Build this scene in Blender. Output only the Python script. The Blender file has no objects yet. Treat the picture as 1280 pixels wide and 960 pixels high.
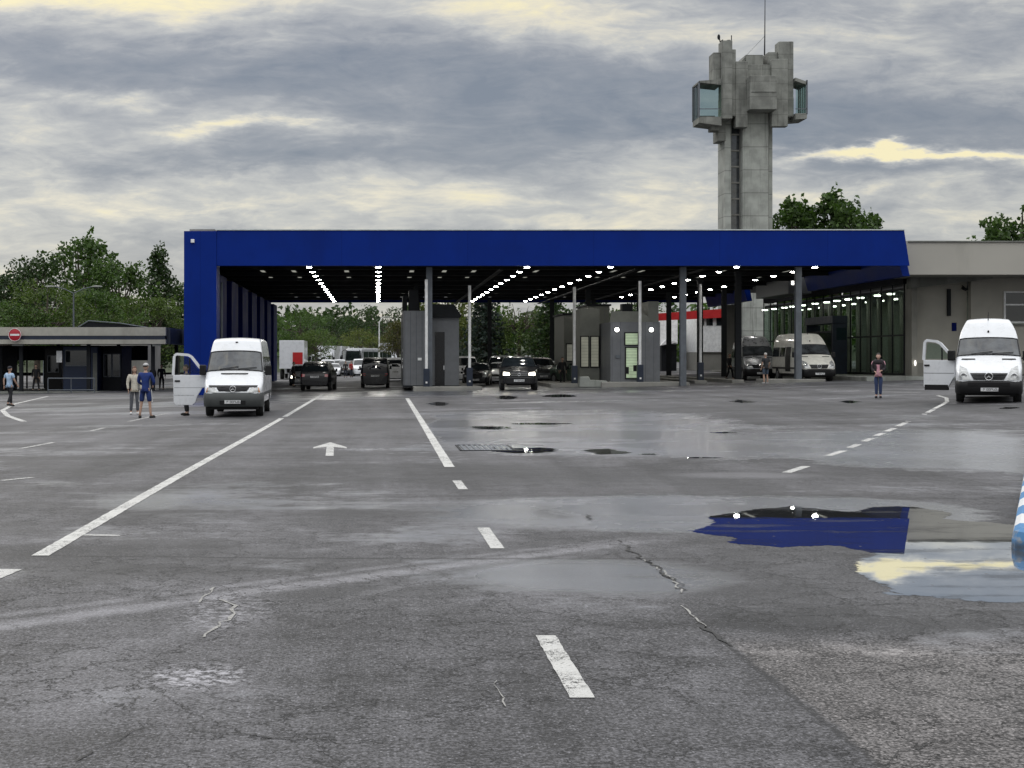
import bpy, bmesh, math, random
from mathutils import Vector, Matrix, noise
R = math.radians
SC = bpy.context.scene
COL = SC.collection
# ---------------------------------------------------------------- camera geometry
F = 50.0 / 36.0 * 1280.0          # focal length in photo pixels
CX, CY, H = 472.0, 450.0, 1.78    # principal point, eye height

def sstep(a, b, t):
    t = min(1.0, max(0.0, (t - a) / (b - a)))
    return t * t * (3 - 2 * t)

def lerp(a, b, t): return a + (b - a) * t

def zg(x, y):
    """height of the tarmac: flat near the photographer, falling to the left further out"""
    t = sstep(18, 44, y)
    xx = max(-45.0, min(60.0, x))
    return t * (0.0175 * xx + (0.0125 * (xx - 15) if xx > 15 else 0.0))

def gp(px, py):
    Y = F * H / max(0.5, py - CY)
    for _ in range(60):
        X = (px - CX) / F * Y
        Y = lerp(Y, F * (H - zg(X, Y)) / max(0.5, py - CY), 0.7)
    X = (px - CX) / F * Y
    return Vector((X, Y, zg(X, Y)))

def gy(px, Y):
    X = (px - CX) / F * Y
    return Vector((X, Y, zg(X, Y)))

def wx(px, Y): return (px - CX) * Y / F
def wz(py, Y): return H - (py - CY) * Y / F

# ---------------------------------------------------------------- mesh builder
class MB:
    def __init__(s): s.v = []; s.f = []; s.m = []
    def add(s, vs, fs, mi=0):
        b = len(s.v); s.v += [tuple(p) for p in vs]
        for f in fs: s.f.append(tuple(i + b for i in f)); s.m.append(mi)
        return s
    def box(s, x0, x1, y0, y1, z0, z1, mi=0):
        v = [(x0,y0,z0),(x1,y0,z0),(x1,y1,z0),(x0,y1,z0),(x0,y0,z1),(x1,y0,z1),(x1,y1,z1),(x0,y1,z1)]
        return s.add(v, [(0,3,2,1),(4,5,6,7),(0,1,5,4),(1,2,6,5),(2,3,7,6),(3,0,4,7)], mi)
    def prism(s, poly, axis, c0, c1, mi=0):
        n = len(poly)
        def P(a, b, c):
            return (c, a, b) if axis == 'x' else (a, c, b) if axis == 'y' else (a, b, c)
        v = [P(a, b, c0) for a, b in poly] + [P(a, b, c1) for a, b in poly]
        f = [tuple(range(n)), tuple(reversed(range(n, 2*n)))]
        f += [(i, i + n, (i+1) % n + n, (i+1) % n) for i in range(n)]
        return s.add(v, f, mi)
    def tube(s, pts, r, n=8, mi=0, caps=True):
        pts = [Vector(p) for p in pts]
        rs = r if isinstance(r, (list, tuple)) else [r] * len(pts)
        vs = []; prev = None
        for i, p in enumerate(pts):
            d = (pts[min(i+1, len(pts)-1)] - pts[max(i-1, 0)]).normalized()
            a = Vector((0,0,1)) if abs(d.z) < .9 else Vector((1,0,0))
            u = d.cross(a).normalized() if prev is None else (prev - d * prev.dot(d)).normalized()
            prev = u; w = d.cross(u)
            for k in range(n):
                t = 2*math.pi*k/n
                vs.append(p + (u*math.cos(t) + w*math.sin(t)) * rs[i])
        fs = []
        for i in range(len(pts)-1):
            for k in range(n):
                fs.append((i*n+k, i*n+(k+1)%n, (i+1)*n+(k+1)%n, (i+1)*n+k))
        if caps:
            fs.append(tuple(reversed(range(n)))); fs.append(tuple(range((len(pts)-1)*n, len(pts)*n)))
        return s.add(vs, fs, mi)
    def lathe(s, prof, n=20, c=(0,0,0), axis='z', mi=0):
        vs = []; m = len(prof)
        for r, h in prof:
            for k in range(n):
                t = 2*math.pi*k/n; a, b = r*math.cos(t), r*math.sin(t)
                q = (a,b,h) if axis == 'z' else (h,a,b) if axis == 'x' else (a,h,b)
                vs.append((q[0]+c[0], q[1]+c[1], q[2]+c[2]))
        fs = [(i*n+k, i*n+(k+1)%n, (i+1)*n+(k+1)%n, (i+1)*n+k) for i in range(m-1) for k in range(n)]
        fs.append(tuple(reversed(range(n)))); fs.append(tuple(range((m-1)*n, m*n)))
        return s.add(vs, fs, mi)
    def ell(s, c, rx, ry, rz, nu=14, nv=9, mi=0, fn=None):
        vs = []; fs = []
        for j in range(nv+1):
            ph = math.pi*j/nv
            for i in range(nu):
                th = 2*math.pi*i/nu
                d = Vector((math.sin(ph)*math.cos(th), math.sin(ph)*math.sin(th), math.cos(ph)))
                p = Vector((d.x*rx, d.y*ry, d.z*rz))
                if fn: p = fn(p, d)
                vs.append(p + Vector(c))
        for j in range(nv):
            for i in range(nu):
                fs.append((j*nu+i, (j+1)*nu+i, (j+1)*nu+(i+1)%nu, j*nu+(i+1)%nu))
        return s.add(vs, fs, mi)
    def grid(s, fn, nu, nv, mi=0):
        vs = [fn(i/nu, j/nv) for j in range(nv+1) for i in range(nu+1)]
        fs = [(j*(nu+1)+i, j*(nu+1)+i+1, (j+1)*(nu+1)+i+1, (j+1)*(nu+1)+i) for j in range(nv) for i in range(nu)]
        return s.add(vs, fs, mi)
    def shift(s, d):
        s.v = [(a+d[0], b+d[1], c+d[2]) for a,b,c in s.v]; return s
    def xf(s, M):
        s.v = [tuple(M @ Vector(p)) for p in s.v]; return s

def obj(name, mb, mat, parent=None, smooth=None, bevel=0.0, loc=None, fix=True):
    me = bpy.data.meshes.new(name)
    me.from_pydata(mb.v, [], mb.f)
    for m in (mat if isinstance(mat, (list, tuple)) else [mat]): me.materials.append(m)
    if any(mb.m): me.polygons.foreach_set('material_index', mb.m)
    if fix:
        bm = bmesh.new(); bm.from_mesh(me)
        bmesh.ops.recalc_face_normals(bm, faces=bm.faces); bm.to_mesh(me); bm.free()
    me.update()
    if smooth is not None:
        me.shade_smooth()
        if smooth < 179: me.set_sharp_from_angle(angle=R(smooth))
    o = bpy.data.objects.new(name, me); COL.objects.link(o)
    if parent is not None: o.parent = parent
    if loc is not None: o.location = loc
    if bevel:
        b = o.modifiers.new('bevel', 'BEVEL'); b.width = bevel; b.segments = 2; b.limit_method = 'ANGLE'; b.angle_limit = R(40)
    return o

def tag(o, label, cat, group=None):
    o['label'] = label; o['category'] = cat
    if group: o['group'] = group
    return o

def thing(name, label, cat, loc=(0,0,0), rotz=0.0, group=None):
    o = bpy.data.objects.new(name, None); COL.objects.link(o)
    o.empty_display_size = .3
    o.location = loc; o.rotation_euler = (0, 0, rotz)
    return tag(o, label, cat, group)

def struct(name, mb, mat, **k):
    o = obj(name, mb, mat, **k); o['kind'] = 'structure'; return o

def copy_tree(o, parent=None):
    c = o.copy(); COL.objects.link(c)
    if parent is not None: c.parent = parent
    for ch in list(o.children): copy_tree(ch, c)
    return c

def dup(o, loc, rotz, label, group=None, scale=None):
    c = copy_tree(o); c.location = loc; c.rotation_euler = (0,0,rotz); c['label'] = label
    if group: c['group'] = group
    if scale: c.scale = scale if isinstance(scale, (tuple, list)) else (scale,)*3
    return c

# ---------------------------------------------------------------- materials
class NT:
    """tiny helper round a node tree"""
    def __init__(s, tree): s.t = tree; s.n = tree.nodes; s.l = tree.links
    def new(s, typ, **k):
        n = s.n.new(typ)
        for a, b in k.items(): setattr(n, a, b)
        return n
    def put(s, sock, v):
        if isinstance(v, bpy.types.NodeSocket): s.l.new(v, sock)
        elif v is not None: sock.default_value = v
    def math(s, op, a, b=None, c=None, clamp=False):
        n = s.new('ShaderNodeMath', operation=op, use_clamp=clamp)
        for i, v in enumerate((a, b, c)):
            if v is not None: s.put(n.inputs[i], v)
        return n.outputs[0]
    def add(s, *a):
        r = a[0]
        for b in a[1:]: r = s.math('ADD', r, b)
        return r
    def mul(s, *a):
        r = a[0]
        for b in a[1:]: r = s.math('MULTIPLY', r, b)
        return r
    def sub(s, a, b): return s.math('SUBTRACT', a, b)
    def ss(s, v, a, b, lo=0.0, hi=1.0):
        n = s.new('ShaderNodeMapRange', interpolation_type='SMOOTHSTEP')
        s.put(n.inputs['Value'], v)
        n.inputs['From Min'].default_value = a; n.inputs['From Max'].default_value = b
        n.inputs['To Min'].default_value = lo; n.inputs['To Max'].default_value = hi
        return n.outputs[0]
    def noise(s, vec, scale, detail=3.0, rough=.55, dist=0.0, col=False):
        n = s.new('ShaderNodeTexNoise')
        if vec is not None: s.l.new(vec, n.inputs['Vector'])
        n.inputs['Scale'].default_value = scale; n.inputs['Detail'].default_value = detail
        n.inputs['Roughness'].default_value = rough; n.inputs['Distortion'].default_value = dist
        return n.outputs['Color' if col else 'Fac']
    def mix(s, f, a, b, typ='MIX'):
        n = s.new('ShaderNodeMix', data_type='RGBA', blend_type=typ)
        s.put(n.inputs[0], f)
        for i, v in ((6, a), (7, b)):
            if isinstance(v, (tuple, list)) and len(v) == 3: v = (*v, 1)
            s.put(n.inputs[i], v)
        return n.outputs[2]
    def mapv(s, vec, scale=(1,1,1), loc=(0,0,0), rot=(0,0,0)):
        n = s.new('ShaderNodeMapping')
        s.l.new(vec, n.inputs['Vector'])
        n.inputs['Scale'].default_value = scale; n.inputs['Location'].default_value = loc; n.inputs['Rotation'].default_value = rot
        return n.outputs[0]
    def ramp(s, f, stops):
        n = s.new('ShaderNodeValToRGB'); s.put(n.inputs[0], f)
        e = n.color_ramp.elements
        while len(e) < len(stops): e.new(.5)
        for i, (p, c) in enumerate(stops): e[i].position = p; e[i].color = (*c, 1)
        return n.outputs[0]
    def bump(s, h, strength=.2, dist=.02):
        n = s.new('ShaderNodeBump'); n.inputs['Strength'].default_value = strength; n.inputs['Distance'].default_value = dist
        s.put(n.inputs['Height'], h); return n.outputs[0]

def newmat(name):
    m = bpy.data.materials.new(name); m.use_nodes = True
    t = NT(m.node_tree); t.n.clear()
    out = t.new('ShaderNodeOutputMaterial'); p = t.new('ShaderNodeBsdfPrincipled')
    t.l.new(p.outputs[0], out.inputs[0])
    return m, t, p, out

def pm(name, col, rough=.5, metal=0.0, var=.12, vs=3.0, bump=0.0, bs=20.0, coat=0.0, dirt=None, spec=.5, lines=None):
    m, t, p, out = newmat(name)
    tc = t.new('ShaderNodeTexCoord').outputs['Object']
    nz = t.noise(tc, vs, 4.0, .6)
    f = t.ss(nz, .3, .7)
    c = t.mix(f, tuple(x*(1-var) for x in col), tuple(min(1, x*(1+var)) for x in col))
    if dirt:
        d = t.ss(t.noise(t.mapv(tc, (1,1,.25)), dirt[1], 5.0, .65), .5, .75, 0, dirt[2])
        c = t.mix(d, c, dirt[0])
    if lines:      # shuttering joints and drip streaks in cast concrete
        sp = t.new('ShaderNodeSeparateXYZ'); t.l.new(tc, sp.inputs[0])
        f2 = t.math('FRACT', t.math('DIVIDE', t.add(sp.outputs[2], t.mul(nz, .05)), lines))
        c = t.mix(t.mul(t.ss(f2, .06, .02), .45), c, (.05,.05,.048))
        dr = t.ss(t.noise(t.mapv(tc, (2.2,2.2,.10)), 1.0, 5, .7), .52, .68, 0, .5)
        c = t.mix(dr, c, (.055,.058,.052))
        c = t.mix(t.ss(t.noise(t.mapv(tc, (3,3,.12), (7,3,1)), 1.0, 4, .6), .6, .72, 0, .45), c, (.36,.36,.33))
    t.put(p.inputs['Base Color'], c)
    t.put(p.inputs['Roughness'], t.ss(nz, .2, .8, max(0, rough-.07), min(1, rough+.07)))
    p.inputs['Metallic'].default_value = metal
    p.inputs['Specular IOR Level'].default_value = spec
    if coat: p.inputs['Coat Weight'].default_value = coat; p.inputs['Coat Roughness'].default_value = .06
    if bump: t.put(p.inputs['Normal'], t.bump(t.noise(tc, bs, 4.0, .6), bump))
    return m

def emat(name, col, st):
    m, t, p, out = newmat(name)
    p.inputs['Base Color'].default_value = (*col, 1)
    p.inputs['Emission Color'].default_value = (*col, 1); p.inputs['Emission Strength'].default_value = st
    return m

def glassmat(name, tint=(.82,.86,.85), clear=.85, rough=.03):
    """thin pane: see-through share plus a fresnel mirror"""
    m, t, p, out = newmat(name)
    tr = t.new('ShaderNodeBsdfTransparent'); tr.inputs[0].default_value = (*tint, 1)
    p.inputs['Base Color'].default_value = (.01,.014,.016,1); p.inputs['Roughness'].default_value = rough
    mx = t.new('ShaderNodeMixShader')
    ge = t.new('ShaderNodeNewGeometry'); dv = t.new('ShaderNodeVectorMath', operation='DOT_PRODUCT')
    t.l.new(ge.outputs['Normal'], dv.inputs[0]); t.l.new(ge.outputs['Incoming'], dv.inputs[1])
    fr = t.add(.04, t.mul(t.math('POWER', t.sub(1.0, t.math('ABSOLUTE', dv.outputs['Value'])), 5.0), .9))
    tc = t.new('ShaderNodeTexCoord').outputs['Object']
    k = t.add(fr, t.ss(t.noise(tc, 1.5, 3), .3, .7, (1-clear)*.8, 1-clear))
    t.put(mx.inputs[0], t.math('MINIMUM', k, 1.0))
    t.l.new(tr.outputs[0], mx.inputs[1]); t.l.new(p.outputs[0], mx.inputs[2]); t.l.new(mx.outputs[0], out.inputs[0])
    return m

M = {}
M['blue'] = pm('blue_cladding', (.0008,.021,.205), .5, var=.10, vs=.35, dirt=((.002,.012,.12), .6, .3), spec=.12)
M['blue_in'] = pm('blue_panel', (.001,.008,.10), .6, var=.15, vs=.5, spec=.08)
M['trim'] = pm('pale_flashing', (.62,.66,.66), .35, .4)
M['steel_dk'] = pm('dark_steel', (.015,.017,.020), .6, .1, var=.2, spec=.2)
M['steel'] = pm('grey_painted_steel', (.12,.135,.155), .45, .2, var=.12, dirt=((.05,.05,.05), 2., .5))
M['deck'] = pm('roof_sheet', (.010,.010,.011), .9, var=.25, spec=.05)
M['white_pole'] = pm('white_painted_metal', (.82,.83,.83), .35, dirt=((.5,.48,.44), 3., .3))
M['navy'] = pm('navy_metal', (.012,.02,.04), .45, var=.2)
M['concrete'] = pm('concrete', (.26,.255,.235), .85, var=.16, vs=.8, bump=.25, bs=25, dirt=((.10,.10,.09), .7, .6))
M['concrete_dk'] = pm('weathered_concrete', (.18,.185,.17), .9, var=.25, vs=.9, bump=.4, bs=9, dirt=((.05,.053,.048), .55, .9))
M['concrete_lt'] = pm('light_concrete', (.30,.315,.29), .85, var=.16, vs=.8, bump=.3, bs=10, dirt=((.12,.13,.115), .6, .85))
M['tower_dk'] = pm('tower_concrete_dark', (.22,.226,.208), .92, var=.25, vs=.9, bump=.5, bs=7, lines=1.6)
M['tower_lt'] = pm('tower_concrete', (.35,.365,.338), .92, var=.2, vs=.7, bump=.4, bs=8, lines=2.4)
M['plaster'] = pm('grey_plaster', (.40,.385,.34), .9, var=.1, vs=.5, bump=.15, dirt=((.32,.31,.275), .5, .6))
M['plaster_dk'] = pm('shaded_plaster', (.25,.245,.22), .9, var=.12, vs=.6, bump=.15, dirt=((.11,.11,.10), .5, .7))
M['fascia_grey'] = pm('grey_fascia', (.41,.395,.355), .7, var=.05, vs=.3, dirt=((.29,.28,.25), .5, .4))
M['cream'] = pm('cream_fascia', (.40,.39,.34), .7, var=.08, dirt=((.25,.24,.2), .6, .5))
M['booth'] = pm('booth_panel', (.155,.163,.176), .5, .15, var=.08)
M['booth_lt'] = pm('booth_panel_olive', (.18,.187,.165), .55, .1, var=.08)
M['black'] = pm('black_plastic', (.008,.008,.009), .5, var=.2, spec=.3)
M['rubber'] = pm('tyre_rubber', (.018,.018,.018), .8, var=.2)
M['rim'] = pm('rim_metal', (.30,.31,.32), .35, .7)
M['white'] = pm('white_car_paint', (.74,.76,.79), .3, var=.03, coat=.6, dirt=((.5,.49,.46), 1.2, .35))
M['silver'] = pm('silver_car_paint', (.32,.33,.35), .3, .5, coat=.5)
M['blackpaint'] = pm('black_car_paint', (.006,.006,.008), .3, coat=.35, spec=.3)
M['dkgreen'] = pm('green_car_paint', (.05,.085,.06), .3, .2, coat=.6)
M['greypaint'] = pm('grey_car_paint', (.06,.065,.07), .3, .4, coat=.6)
M['cream_paint'] = pm('beige_car_paint', (.68,.67,.61), .35, coat=.5)
M['redpaint'] = pm('red_paint', (.45,.018,.02), .4, var=.1)
M['bumper'] = pm('grey_bumper_plastic', (.055,.06,.06), .6, var=.15)
M['glass_car'] = pm('dark_car_glass', (.014,.018,.021), .05, var=.3, vs=1.2, spec=.8)
M['glass_screen'] = pm('windscreen_glass', (.050,.056,.062), .06, var=.45, vs=2.2, spec=.9)
M['chrome'] = pm('chrome', (.6,.61,.62), .2, .95)
M['lens'] = pm('headlamp_lens', (.42,.43,.43), .12, .3, var=.3, vs=9, coat=1)
M['tail'] = pm('tail_lamp_lens', (.30,.01,.01), .2, coat=1)
M['amber'] = pm('amber_lens', (.55,.2,.02), .2, coat=1)
M['plate'] = pm('number_plate', (.66,.67,.68), .4)
M['ink'] = pm('plate_ink', (.03,.03,.04), .5)
M['lamp'] = emat('lit_lamp', (1,.97,.90), 95.0); M['bulb'] = emat('lit_wall_lamp', (1,.98,.93), 6.0)
M['lamp_soft'] = emat('lit_lamp_soft', (1,.97,.9), 3.0)
M['headlit'] = emat('lit_headlamp', (1,.93,.75), 6.0)
M['lamp_int'] = emat('interior_lamp', (1,.98,.88), 20.0)
M['glass'] = glassmat('clear_glazing')
M['glass_green'] = glassmat('greenish_glazing', (.86,.95,.91), .93)
M['glass_hall'] = glassmat('hall_glazing', (.84,.93,.87), .93)
M['paint'] = None
# ---------------------------------------------------------------- render, camera, light
def setup():
    cam = bpy.data.cameras.new('camera'); co = bpy.data.objects.new('camera', cam); COL.objects.link(co)
    cam.sensor_width = 36; cam.lens = 50; cam.clip_end = 3000; cam.clip_start = .1
    cam.shift_x = (640 - CX) / 1280; cam.shift_y = -(480 - CY) / 1280
    co.location = (0, 0, H); co.rotation_euler = (R(90), 0, 0)
    SC.camera = co
    SC.view_settings.view_transform = 'Standard'; SC.view_settings.look = 'None'
    SC.view_settings.exposure = 0.0; SC.view_settings.gamma = 1.0; SC.view_settings.use_curve_mapping = False
    SC.render.engine = 'CYCLES'
    SC.cycles.max_bounces = 6; SC.cycles.transparent_max_bounces = 10; SC.cycles.caustics_reflective = False; SC.cycles.caustics_refractive = False
    SC.cycles.sample_clamp_indirect = 4.0
    SC.cycles.use_denoising = True
    # sun behind thick cloud, up front and to the left
    el, az = R(38), R(-35)          # az measured from +Y towards +X
    d = Vector((math.sin(az)*math.cos(el), math.cos(az)*math.cos(el), math.sin(el)))
    sl = bpy.data.lights.new('sun', 'SUN'); sl.energy = .6; sl.angle = R(20); sl.color = (1, .92, .8)
    so = bpy.data.objects.new('sun', sl); COL.objects.link(so)
    so.rotation_euler = (-d).to_track_quat('-Z', 'Y').to_euler(); so.location = d * 100
    w = bpy.data.worlds.new('World'); SC.world = w; w.use_nodes = True
    t = NT(w.node_tree); t.n.clear()
    out = t.new('ShaderNodeOutputWorld'); bg = t.new('ShaderNodeBackground'); t.l.new(bg.outputs[0], out.inputs[0])
    sky = t.new('ShaderNodeTexSky', sky_type='NISHITA', sun_disc=False)
    sky.sun_elevation = el; sky.sun_rotation = az
    nish = t.mix(1.0, sky.outputs[0], (.10,.10,.10), 'MULTIPLY')
    tc = t.new('ShaderNodeTexCoord').outputs['Generated']
    sp = t.new('ShaderNodeSeparateXYZ'); t.l.new(tc, sp.inputs[0])
    x, y, z = sp.outputs
    ay = t.math('MAXIMUM', t.math('ABSOLUTE', y), .15)
    U = t.math('DIVIDE', x, ay); V = t.math('DIVIDE', z, ay)
    # cloud sheet seen from below: project the direction on a plane overhead
    zz = t.add(t.math('MAXIMUM', z, 0.0), .055)
    cv = t.new('ShaderNodeCombineXYZ')
    t.put(cv.inputs[0], t.math('DIVIDE', x, zz)); t.put(cv.inputs[1], t.math('DIVIDE', y, zz)); cv.inputs[2].default_value = .7
    P = cv.outputs[0]
    n1 = t.noise(P, .42, 7, .56, .35)
    n2 = t.noise(P, 1.5, 6, .62, .2)
    # flat-sky coordinates for the finer billows
    fv = t.new('ShaderNodeCombineXYZ'); t.put(fv.inputs[0], U); t.put(fv.inputs[1], t.mul(V, 3.4))
    n3 = t.noise(fv.outputs[0], 7.0, 8, .60, .5)
    n4 = t.noise(fv.outputs[0], 24.0, 8, .64, .9)
    n5 = t.noise(fv.outputs[0], 12.0, 7, .55, 1.2)
    wob = t.new('ShaderNodeSeparateColor'); t.l.new(t.noise(fv.outputs[0], 9.0, 6, .6, 0, True), wob.inputs[0])
    Uw = t.add(U, t.mul(t.sub(wob.outputs[0], .5), .24)); Vw = t.add(V, t.mul(t.sub(wob.outputs[1], .5), .062))
    rid = t.sub(1.0, t.mul(t.math('ABSOLUTE', t.sub(n5, .5)), 5.0))
    B = t.add(.49, t.mul(t.sub(n1, .5), .55), t.mul(t.sub(n3, .5), .75), t.mul(t.sub(n4, .5), .48), t.mul(t.sub(n2, .5), .25), t.mul(t.math('MAXIMUM', rid, 0.0), t.ss(n3, .42, .62), .09))
    for px, py, sx, sy, amp in CLOUDS:
        du = t.mul(t.sub(Uw, (px - CX)/F), F/sx); dv = t.mul(t.sub(Vw, (CY - py)/F), F/sy)
        g = t.math('EXPONENT', t.mul(t.add(t.mul(du, du), t.mul(dv, dv)), -1.0))
        B = t.add(B, t.mul(g, amp))
    ccol = t.ramp(B, [(.05, (.20,.225,.272)), (.30, (.29,.305,.338)), (.48, (.42,.425,.435)), (.62, (.555,.55,.525)), (.78, (.79,.735,.60)), (.97, (1.0,.89,.55))])
    # a layer of cloud thickens and brightens overhead, as under any overcast
    up = t.ss(z, .22, .75, 1.0, SKY_TOP)
    back = t.ss(y, .2, -.6, 1.0, SKY_BACK)
    gain = t.mul(up, back)
    gv = t.new('ShaderNodeCombineXYZ')
    for i in range(3): t.put(gv.inputs[i], gain)
    ccol = t.mix(1.0, ccol, gv.outputs[0], 'MULTIPLY')
    final = t.mix(.88, nish, ccol)
    t.put(bg.inputs[0], final); bg.inputs[1].default_value = 1.0

# centre, size in photo pixels' angle, strength: the big masses of the evening cloud
CLOUDS = [(150, -10, 300, 28, .38), (640, 14, 170, 16, .20), (270, 84, 330, 30, -.34), (150, 128, 70, 11, .26), (290, 156, 120, 9, .34),
          (560, 118, 260, 46, -.22), (330, 196, 250, 20, -.24), (860, 42, 240, 18, .16), (1000, 140, 430, 46, -.34), (1150, 190, 165, 10, .88),
          (1180, 212, 140, 7, -.12), (300, 250, 380, 26, .17), (740, 262, 260, 22, .16), (1050, 235, 200, 12, .22), (1240, 8, 200, 20, -.1), (640, 330, 900, 30, .06),
          (230, 215, 250, 8, .08), (110, 160, 120, 22, .04)]
SKY_TOP, SKY_BACK = 3.6, 1.25

# ---------------------------------------------------------------- tarmac
def polyfit2(pts):
    # least squares y = a + b x + c x^2
    S = [[0]*4 for _ in range(3)]
    for x, y in pts:
        p = [1, x, x*x]
        for i in range(3):
            for j in range(3): S[i][j] += p[i]*p[j]
            S[i][3] += p[i]*y
    for i in range(3):
        pv = S[i][i]
        S[i] = [v/pv for v in S[i]]
        for k in range(3):
            if k != i: S[k] = [a - S[k][i]*b for a, b in zip(S[k], S[i])]
    return [S[i][3] for i in range(3)]

def asphalt_mat():
    m, t, p, out = newmat('wet_asphalt')
    pos = t.new('ShaderNodeNewGeometry').outputs['Position']
    sp = t.new('ShaderNodeSeparateXYZ'); t.l.new(pos, sp.inputs[0]); X, Y = sp.outputs[0], sp.outputs[1]
    big = t.noise(pos, .10, 4, .55, .4); mid = t.noise(pos, .55, 5, .6, .3); sm = t.noise(pos, 3.2, 5, .65)
    grit = t.noise(pos, 42, 3, .7)
    vo = t.new('ShaderNodeTexVoronoi'); t.l.new(pos, vo.inputs['Vector']); vo.inputs['Scale'].default_value = 62
    stone = vo.outputs['Distance']; sc = t.new('ShaderNodeSeparateColor'); t.l.new(vo.outputs['Color'], sc.inputs[0])
    # streaks that follow the traffic
    st = t.noise(t.mapv(pos, (.9, .06, 1)), 1.0, 5, .6, .2)
    cst = t.noise(t.mapv(pos, (.05, .35, 1), rot=(0,0,R(7))), 1.0, 5, .62, .3)
    # fade the finest grain with distance so that it does not sparkle
    near = t.ss(Y, 6, 34, 1.0, .12)
    med = t.noise(pos, 13, 4, .7)
    cc = lambda n, a=.32, b=.68: t.sub(t.ss(n, a, b), .5)
    v = t.add(.070, t.mul(cc(med), t.ss(Y, 8, 60, .045, .016)), t.mul(cc(big), .034), t.mul(cc(mid), .040), t.mul(cc(sm), .032), t.mul(cc(st), .042), t.mul(cc(cst), .046))
    v = t.add(v, t.mul(cc(grit, .36, .64), near, .11))
    v = t.add(v, t.mul(t.ss(sc.outputs[0], .72, .95), t.ss(stone, .55, .1), near, .19))
    v = t.sub(v, t.mul(t.ss(sc.outputs[1], .75, .95), t.ss(stone, .55, .1), near, .05))
    # pale dusty wheel tracks of turning lorries
    def band(pts, w, amp, lo=None, hi=None):
        q = polyfit2([(gp(*k).x, gp(*k).y) for k in pts])
        d = t.sub(Y, t.add(q[0], t.mul(X, q[1]), t.mul(X, X, q[2])))
        d = t.math('ABSOLUTE', t.add(d, t.mul(t.sub(sm, .5), .25*w)))
        b = t.ss(d, w, w*.15)
        b = t.mul(b, t.ss(t.add(mid, t.mul(sm, .5)), .45, .9, .35, 1.0))
        if lo is not None: b = t.mul(b, t.ss(X, lo, lo + .8), t.ss(X, hi, hi - 1.2))
        return t.mul(b, amp)
    trk = t.add(band([(0,783),(280,745),(640,697),(840,672)], .32, .11, -4, 3.6), band([(0,770),(280,733),(640,690),(760,676)], .16, .07, -4, 3.2),
                band([(420,750),(560,722),(740,692)], .2, .055, -.6, 2.6), band([(60,828),(300,772),(420,752)], .5, .03, -5, 0))
    # dusty pale spots, dried up puddle rims
    def spot(px, py, rx, ry, amp, a=.25, b=.9):
        c = gp(px, py); c2 = gp(px, py + ry); r = max(.1, abs(c.y - c2.y)); rw = rx * c.y / F
        dx = t.mul(t.sub(X, c.x), 1/rw); dy = t.mul(t.sub(Y, c.y), 1/r)
        d = t.math('SQRT', t.add(t.mul(dx, dx), t.mul(dy, dy)))
        d = t.add(d, t.mul(t.sub(mid, .5), 1.0), t.mul(t.sub(sm, .5), .6))
        return t.mul(t.ss(d, 1.1, .35), amp)
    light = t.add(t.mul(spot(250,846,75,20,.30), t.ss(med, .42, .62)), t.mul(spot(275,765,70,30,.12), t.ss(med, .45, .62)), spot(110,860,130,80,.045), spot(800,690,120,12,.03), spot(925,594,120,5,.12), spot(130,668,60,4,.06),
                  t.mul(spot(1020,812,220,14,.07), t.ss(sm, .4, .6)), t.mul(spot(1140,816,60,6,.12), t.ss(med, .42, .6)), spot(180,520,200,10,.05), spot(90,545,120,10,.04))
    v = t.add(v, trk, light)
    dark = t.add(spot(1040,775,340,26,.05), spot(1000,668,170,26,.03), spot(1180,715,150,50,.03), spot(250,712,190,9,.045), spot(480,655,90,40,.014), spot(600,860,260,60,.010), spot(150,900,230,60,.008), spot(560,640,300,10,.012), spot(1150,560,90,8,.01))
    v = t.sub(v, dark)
    # the bare, coarse, browner patch in the lower right
    q0, q1 = gp(905,803), gp(1085,945)
    side = t.sub(X, t.add(q0.x, t.mul(t.sub(Y, q0.y), (q1.x-q0.x)/(q1.y-q0.y))))
    br = t.mul(t.ss(t.add(side, t.mul(t.sub(mid, .5), .35)), -.02, .05), t.ss(t.add(Y, t.mul(t.sub(mid, .5), 1.2)), gp(1000,796).y + .25, gp(1000,812).y - .2))
    brown = t.math('MINIMUM', br, 1.0)
    v = t.add(v, t.mul(brown, .012), t.mul(brown, t.ss(sc.outputs[2], .6, .9), t.ss(stone, .6, .15), .13), t.mul(brown, cc(grit, .36, .64), .05))
    v = t.sub(v, t.mul(t.ss(t.math('ABSOLUTE', t.add(side, t.mul(t.sub(sm, .5), .12))), .03, .008), t.ss(Y, gp(1000,795).y, gp(1000,805).y), .05))
    damp = t.ss(t.noise(t.mapv(pos, (.16,.30,1), (3,1,0)), 1.0, 5, .62, .5), .47, .60)
    v = t.mul(v, t.sub(1.0, t.mul(damp, t.sub(1.0, brown), t.math('MAXIMUM', t.sub(1.0, t.mul(trk, 9.0)), 0.0), .36)))
    # cracks
    wv = t.new('ShaderNodeVectorMath', operation='ADD'); t.l.new(pos, wv.inputs[0])
    wn = t.new('ShaderNodeVectorMath', operation='SCALE'); t.l.new(t.noise(pos, 1.6, 5, .7, 0, True), wn.inputs[0]); wn.inputs[3].default_value = .9
    t.l.new(wn.outputs[0], wv.inputs[1])
    def crack(scale, w, lo, hi, nz):
        c = t.new('ShaderNodeTexVoronoi', feature='DISTANCE_TO_EDGE'); t.l.new(wv.outputs[0], c.inputs['Vector']); c.inputs['Scale'].default_value = scale
        return t.mul(t.ss(c.outputs['Distance'], w, w*.3), t.ss(nz, lo, hi))
    ck = t.math('MAXIMUM', crack(.42, .004, .42, .50, mid), crack(2.1, .020, .40, .52, t.noise(pos, .33, 3, .6)))
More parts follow.
